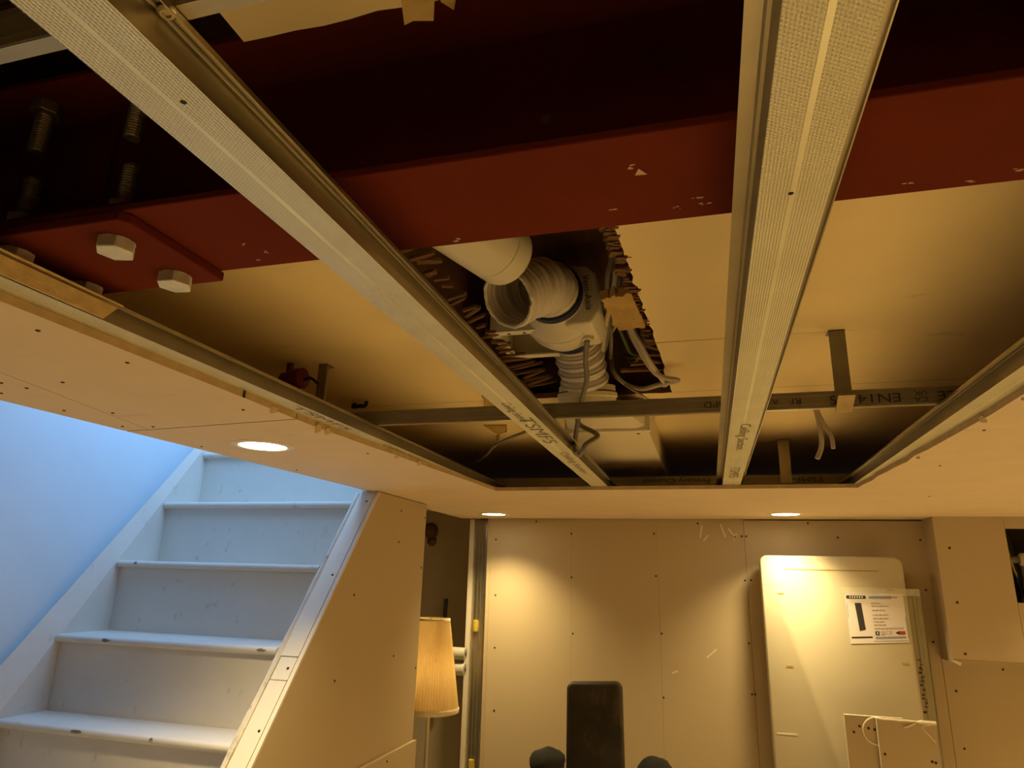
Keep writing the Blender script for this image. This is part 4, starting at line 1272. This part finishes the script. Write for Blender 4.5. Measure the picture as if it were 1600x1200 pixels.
# plasterboard offcuts standing in front of the carton
oc1 = thing('plasterboard_offcut', 'tall plasterboard offcut with a cut circle, left of its pair, in front of the carton', 'plasterboard', (1.8, 10.66, FZ))
MB().box(1.605, 2.30, 10.64, 10.68, FZ, -1.63).build('board', 'wallboard', oc1)
MB().box(1.60, 1.606, 10.636, 10.68, FZ, -1.63).build('paper_edge', 'bezel', oc1)
MB().box(1.60, 2.30, 10.636, 10.68, -1.632, -1.624).build('paper_edge', 'bezel', oc1)
arc = [(1.985 + 0.175 * math.cos(q), 10.634, -1.80 + 0.165 * math.sin(q)) for q in [math.pi * (0.42 + 1.12 * i / 24) for i in range(25)]]
MB().sweep(arc, 0.011, 6).build('cut_circle', 'bezel', oc1)
screws([(1.70, 10.64, -1.83), (1.775, 10.64, -1.755), (1.88, 10.64, -1.77), (1.95, 10.64, -1.78)], (0, -1, 0), 'screw_holes', oc1, 0.017)
oc2 = thing('plasterboard_offcut', 'plasterboard offcut with a torn paper top edge, right of its pair', 'plasterboard', (2.3, 10.6, FZ))
pol = [(1.975, FZ), (2.66, FZ), (2.655, -1.64)] + [(2.655 - 0.685 * i / 14, -1.645 + 0.012 * noise.noise((i * 1.3, 4, 4)) + 0.012 * i / 14) for i in range(1, 14)] + [(1.975, -1.632)]
MB().prism(pol, 10.58, 10.62, 'xz').build('board', 'wallboard', oc2)
MB().box(1.970, 1.978, 10.576, 10.62, FZ, -1.632).build('paper_edge', 'bezel', oc2)
MB().sweep([(1.98 + 0.68 * i / 16, 10.582, -1.635 - 0.008 * i / 16 - 0.012 * abs(noise.noise((i * 1.7, 1, 1)))) for i in range(17)], [0.014 + 0.012 * abs(noise.noise((i * 0.8, 9, 2))) + (0.012 if i > 11 else 0) for i in range(17)], 6).build('torn_edge', 'bezel', oc2)
MB().sweep(smooth_path([(2.60, 10.575, -1.67), (2.50, 10.573, -1.69), (2.53, 10.572, -1.75), (2.63, 10.574, -1.87)]), 0.008, 5).build('torn_strip', 'bezel', oc2)
MB().sweep(smooth_path([(2.42, 10.575, -1.66), (2.34, 10.572, -1.70), (2.28, 10.574, -1.72)]), 0.010, 5).build('torn_strip', 'bezel', oc2)
screws([(2.03, 10.58, -2.05), (2.56, 10.58, -2.09), (2.60, 10.58, -2.10)], (0, -1, 0), 'screw_holes', oc2, 0.017)

# high-backed chair at the bottom edge
hc = thing('high_back_chair', 'black padded high-backed chair with rounded arm pads at the bottom of the view', 'chair', (-1.65, 9.8, FZ))
mb = MB()
pl = []
for (cx, cz, a0) in [(-1.29 - 0.1, -1.38 - 0.1, 0), (-2.08 + 0.1, -1.42 - 0.1, math.pi / 2)]:
    for i in range(7):
        q = a0 + math.pi / 2 * i / 6
        pl.append((cx + 0.1 * math.cos(q), cz + 0.1 * math.sin(q)))
pl += [(-2.10, -4.2), (-1.25, -4.2)]
mb.prism(pl, 10.32, 10.50, 'xz')
b = mb.build('backrest', 'leather', hc, bevel=0.05, smooth=True)
MB().box(-2.25, -1.1, 9.0, 10.35, -4.45, -4.2).build('seat', 'leather', hc, bevel=0.08, smooth=True)
for (x, w_, zz, sd_) in [(-2.22, 0.235, -2.33, 1), (-0.81, 0.22, -2.32, 5)]:
    arm = MB()
    vs, fs = [], []
    nu, nvv = 18, 12
    for i in range(nu):
        for j in range(nvv + 1):
            a, bq = 2 * math.pi * i / nu, math.pi * j / nvv
            d = Vector((math.cos(a) * math.sin(bq), math.sin(a) * math.sin(bq), math.cos(bq)))
            r = 1 + 0.16 * noise.noise(d * 1.7 + Vector((sd_, 0, 0)))
            vs.append(Vector((x, 9.75, zz)) + Vector((d.x * w_, d.y * 0.35, d.z * 0.15)) * r)
    for i in range(nu):
        for j in range(nvv):
            i2 = (i + 1) % nu
            fs.append((i * (nvv + 1) + j, i * (nvv + 1) + j + 1, i2 * (nvv + 1) + j + 1, i2 * (nvv + 1) + j))
    arm.add(vs, fs)
    arm.build('arm_pad', 'blackcloth', hc, smooth=True)
    MB().box(x - 0.05, x + 0.05, 9.70, 9.80, -4.4, zz - 0.05).build('arm_post', 'black', hc)
for (x, y) in [(-2.2, 9.05), (-1.15, 9.05), (-2.2, 10.3), (-1.15, 10.3)]:
    MB().box(x - 0.05, x + 0.05, y - 0.05, y + 0.05, FZ, -4.4).build('leg', 'black', hc)
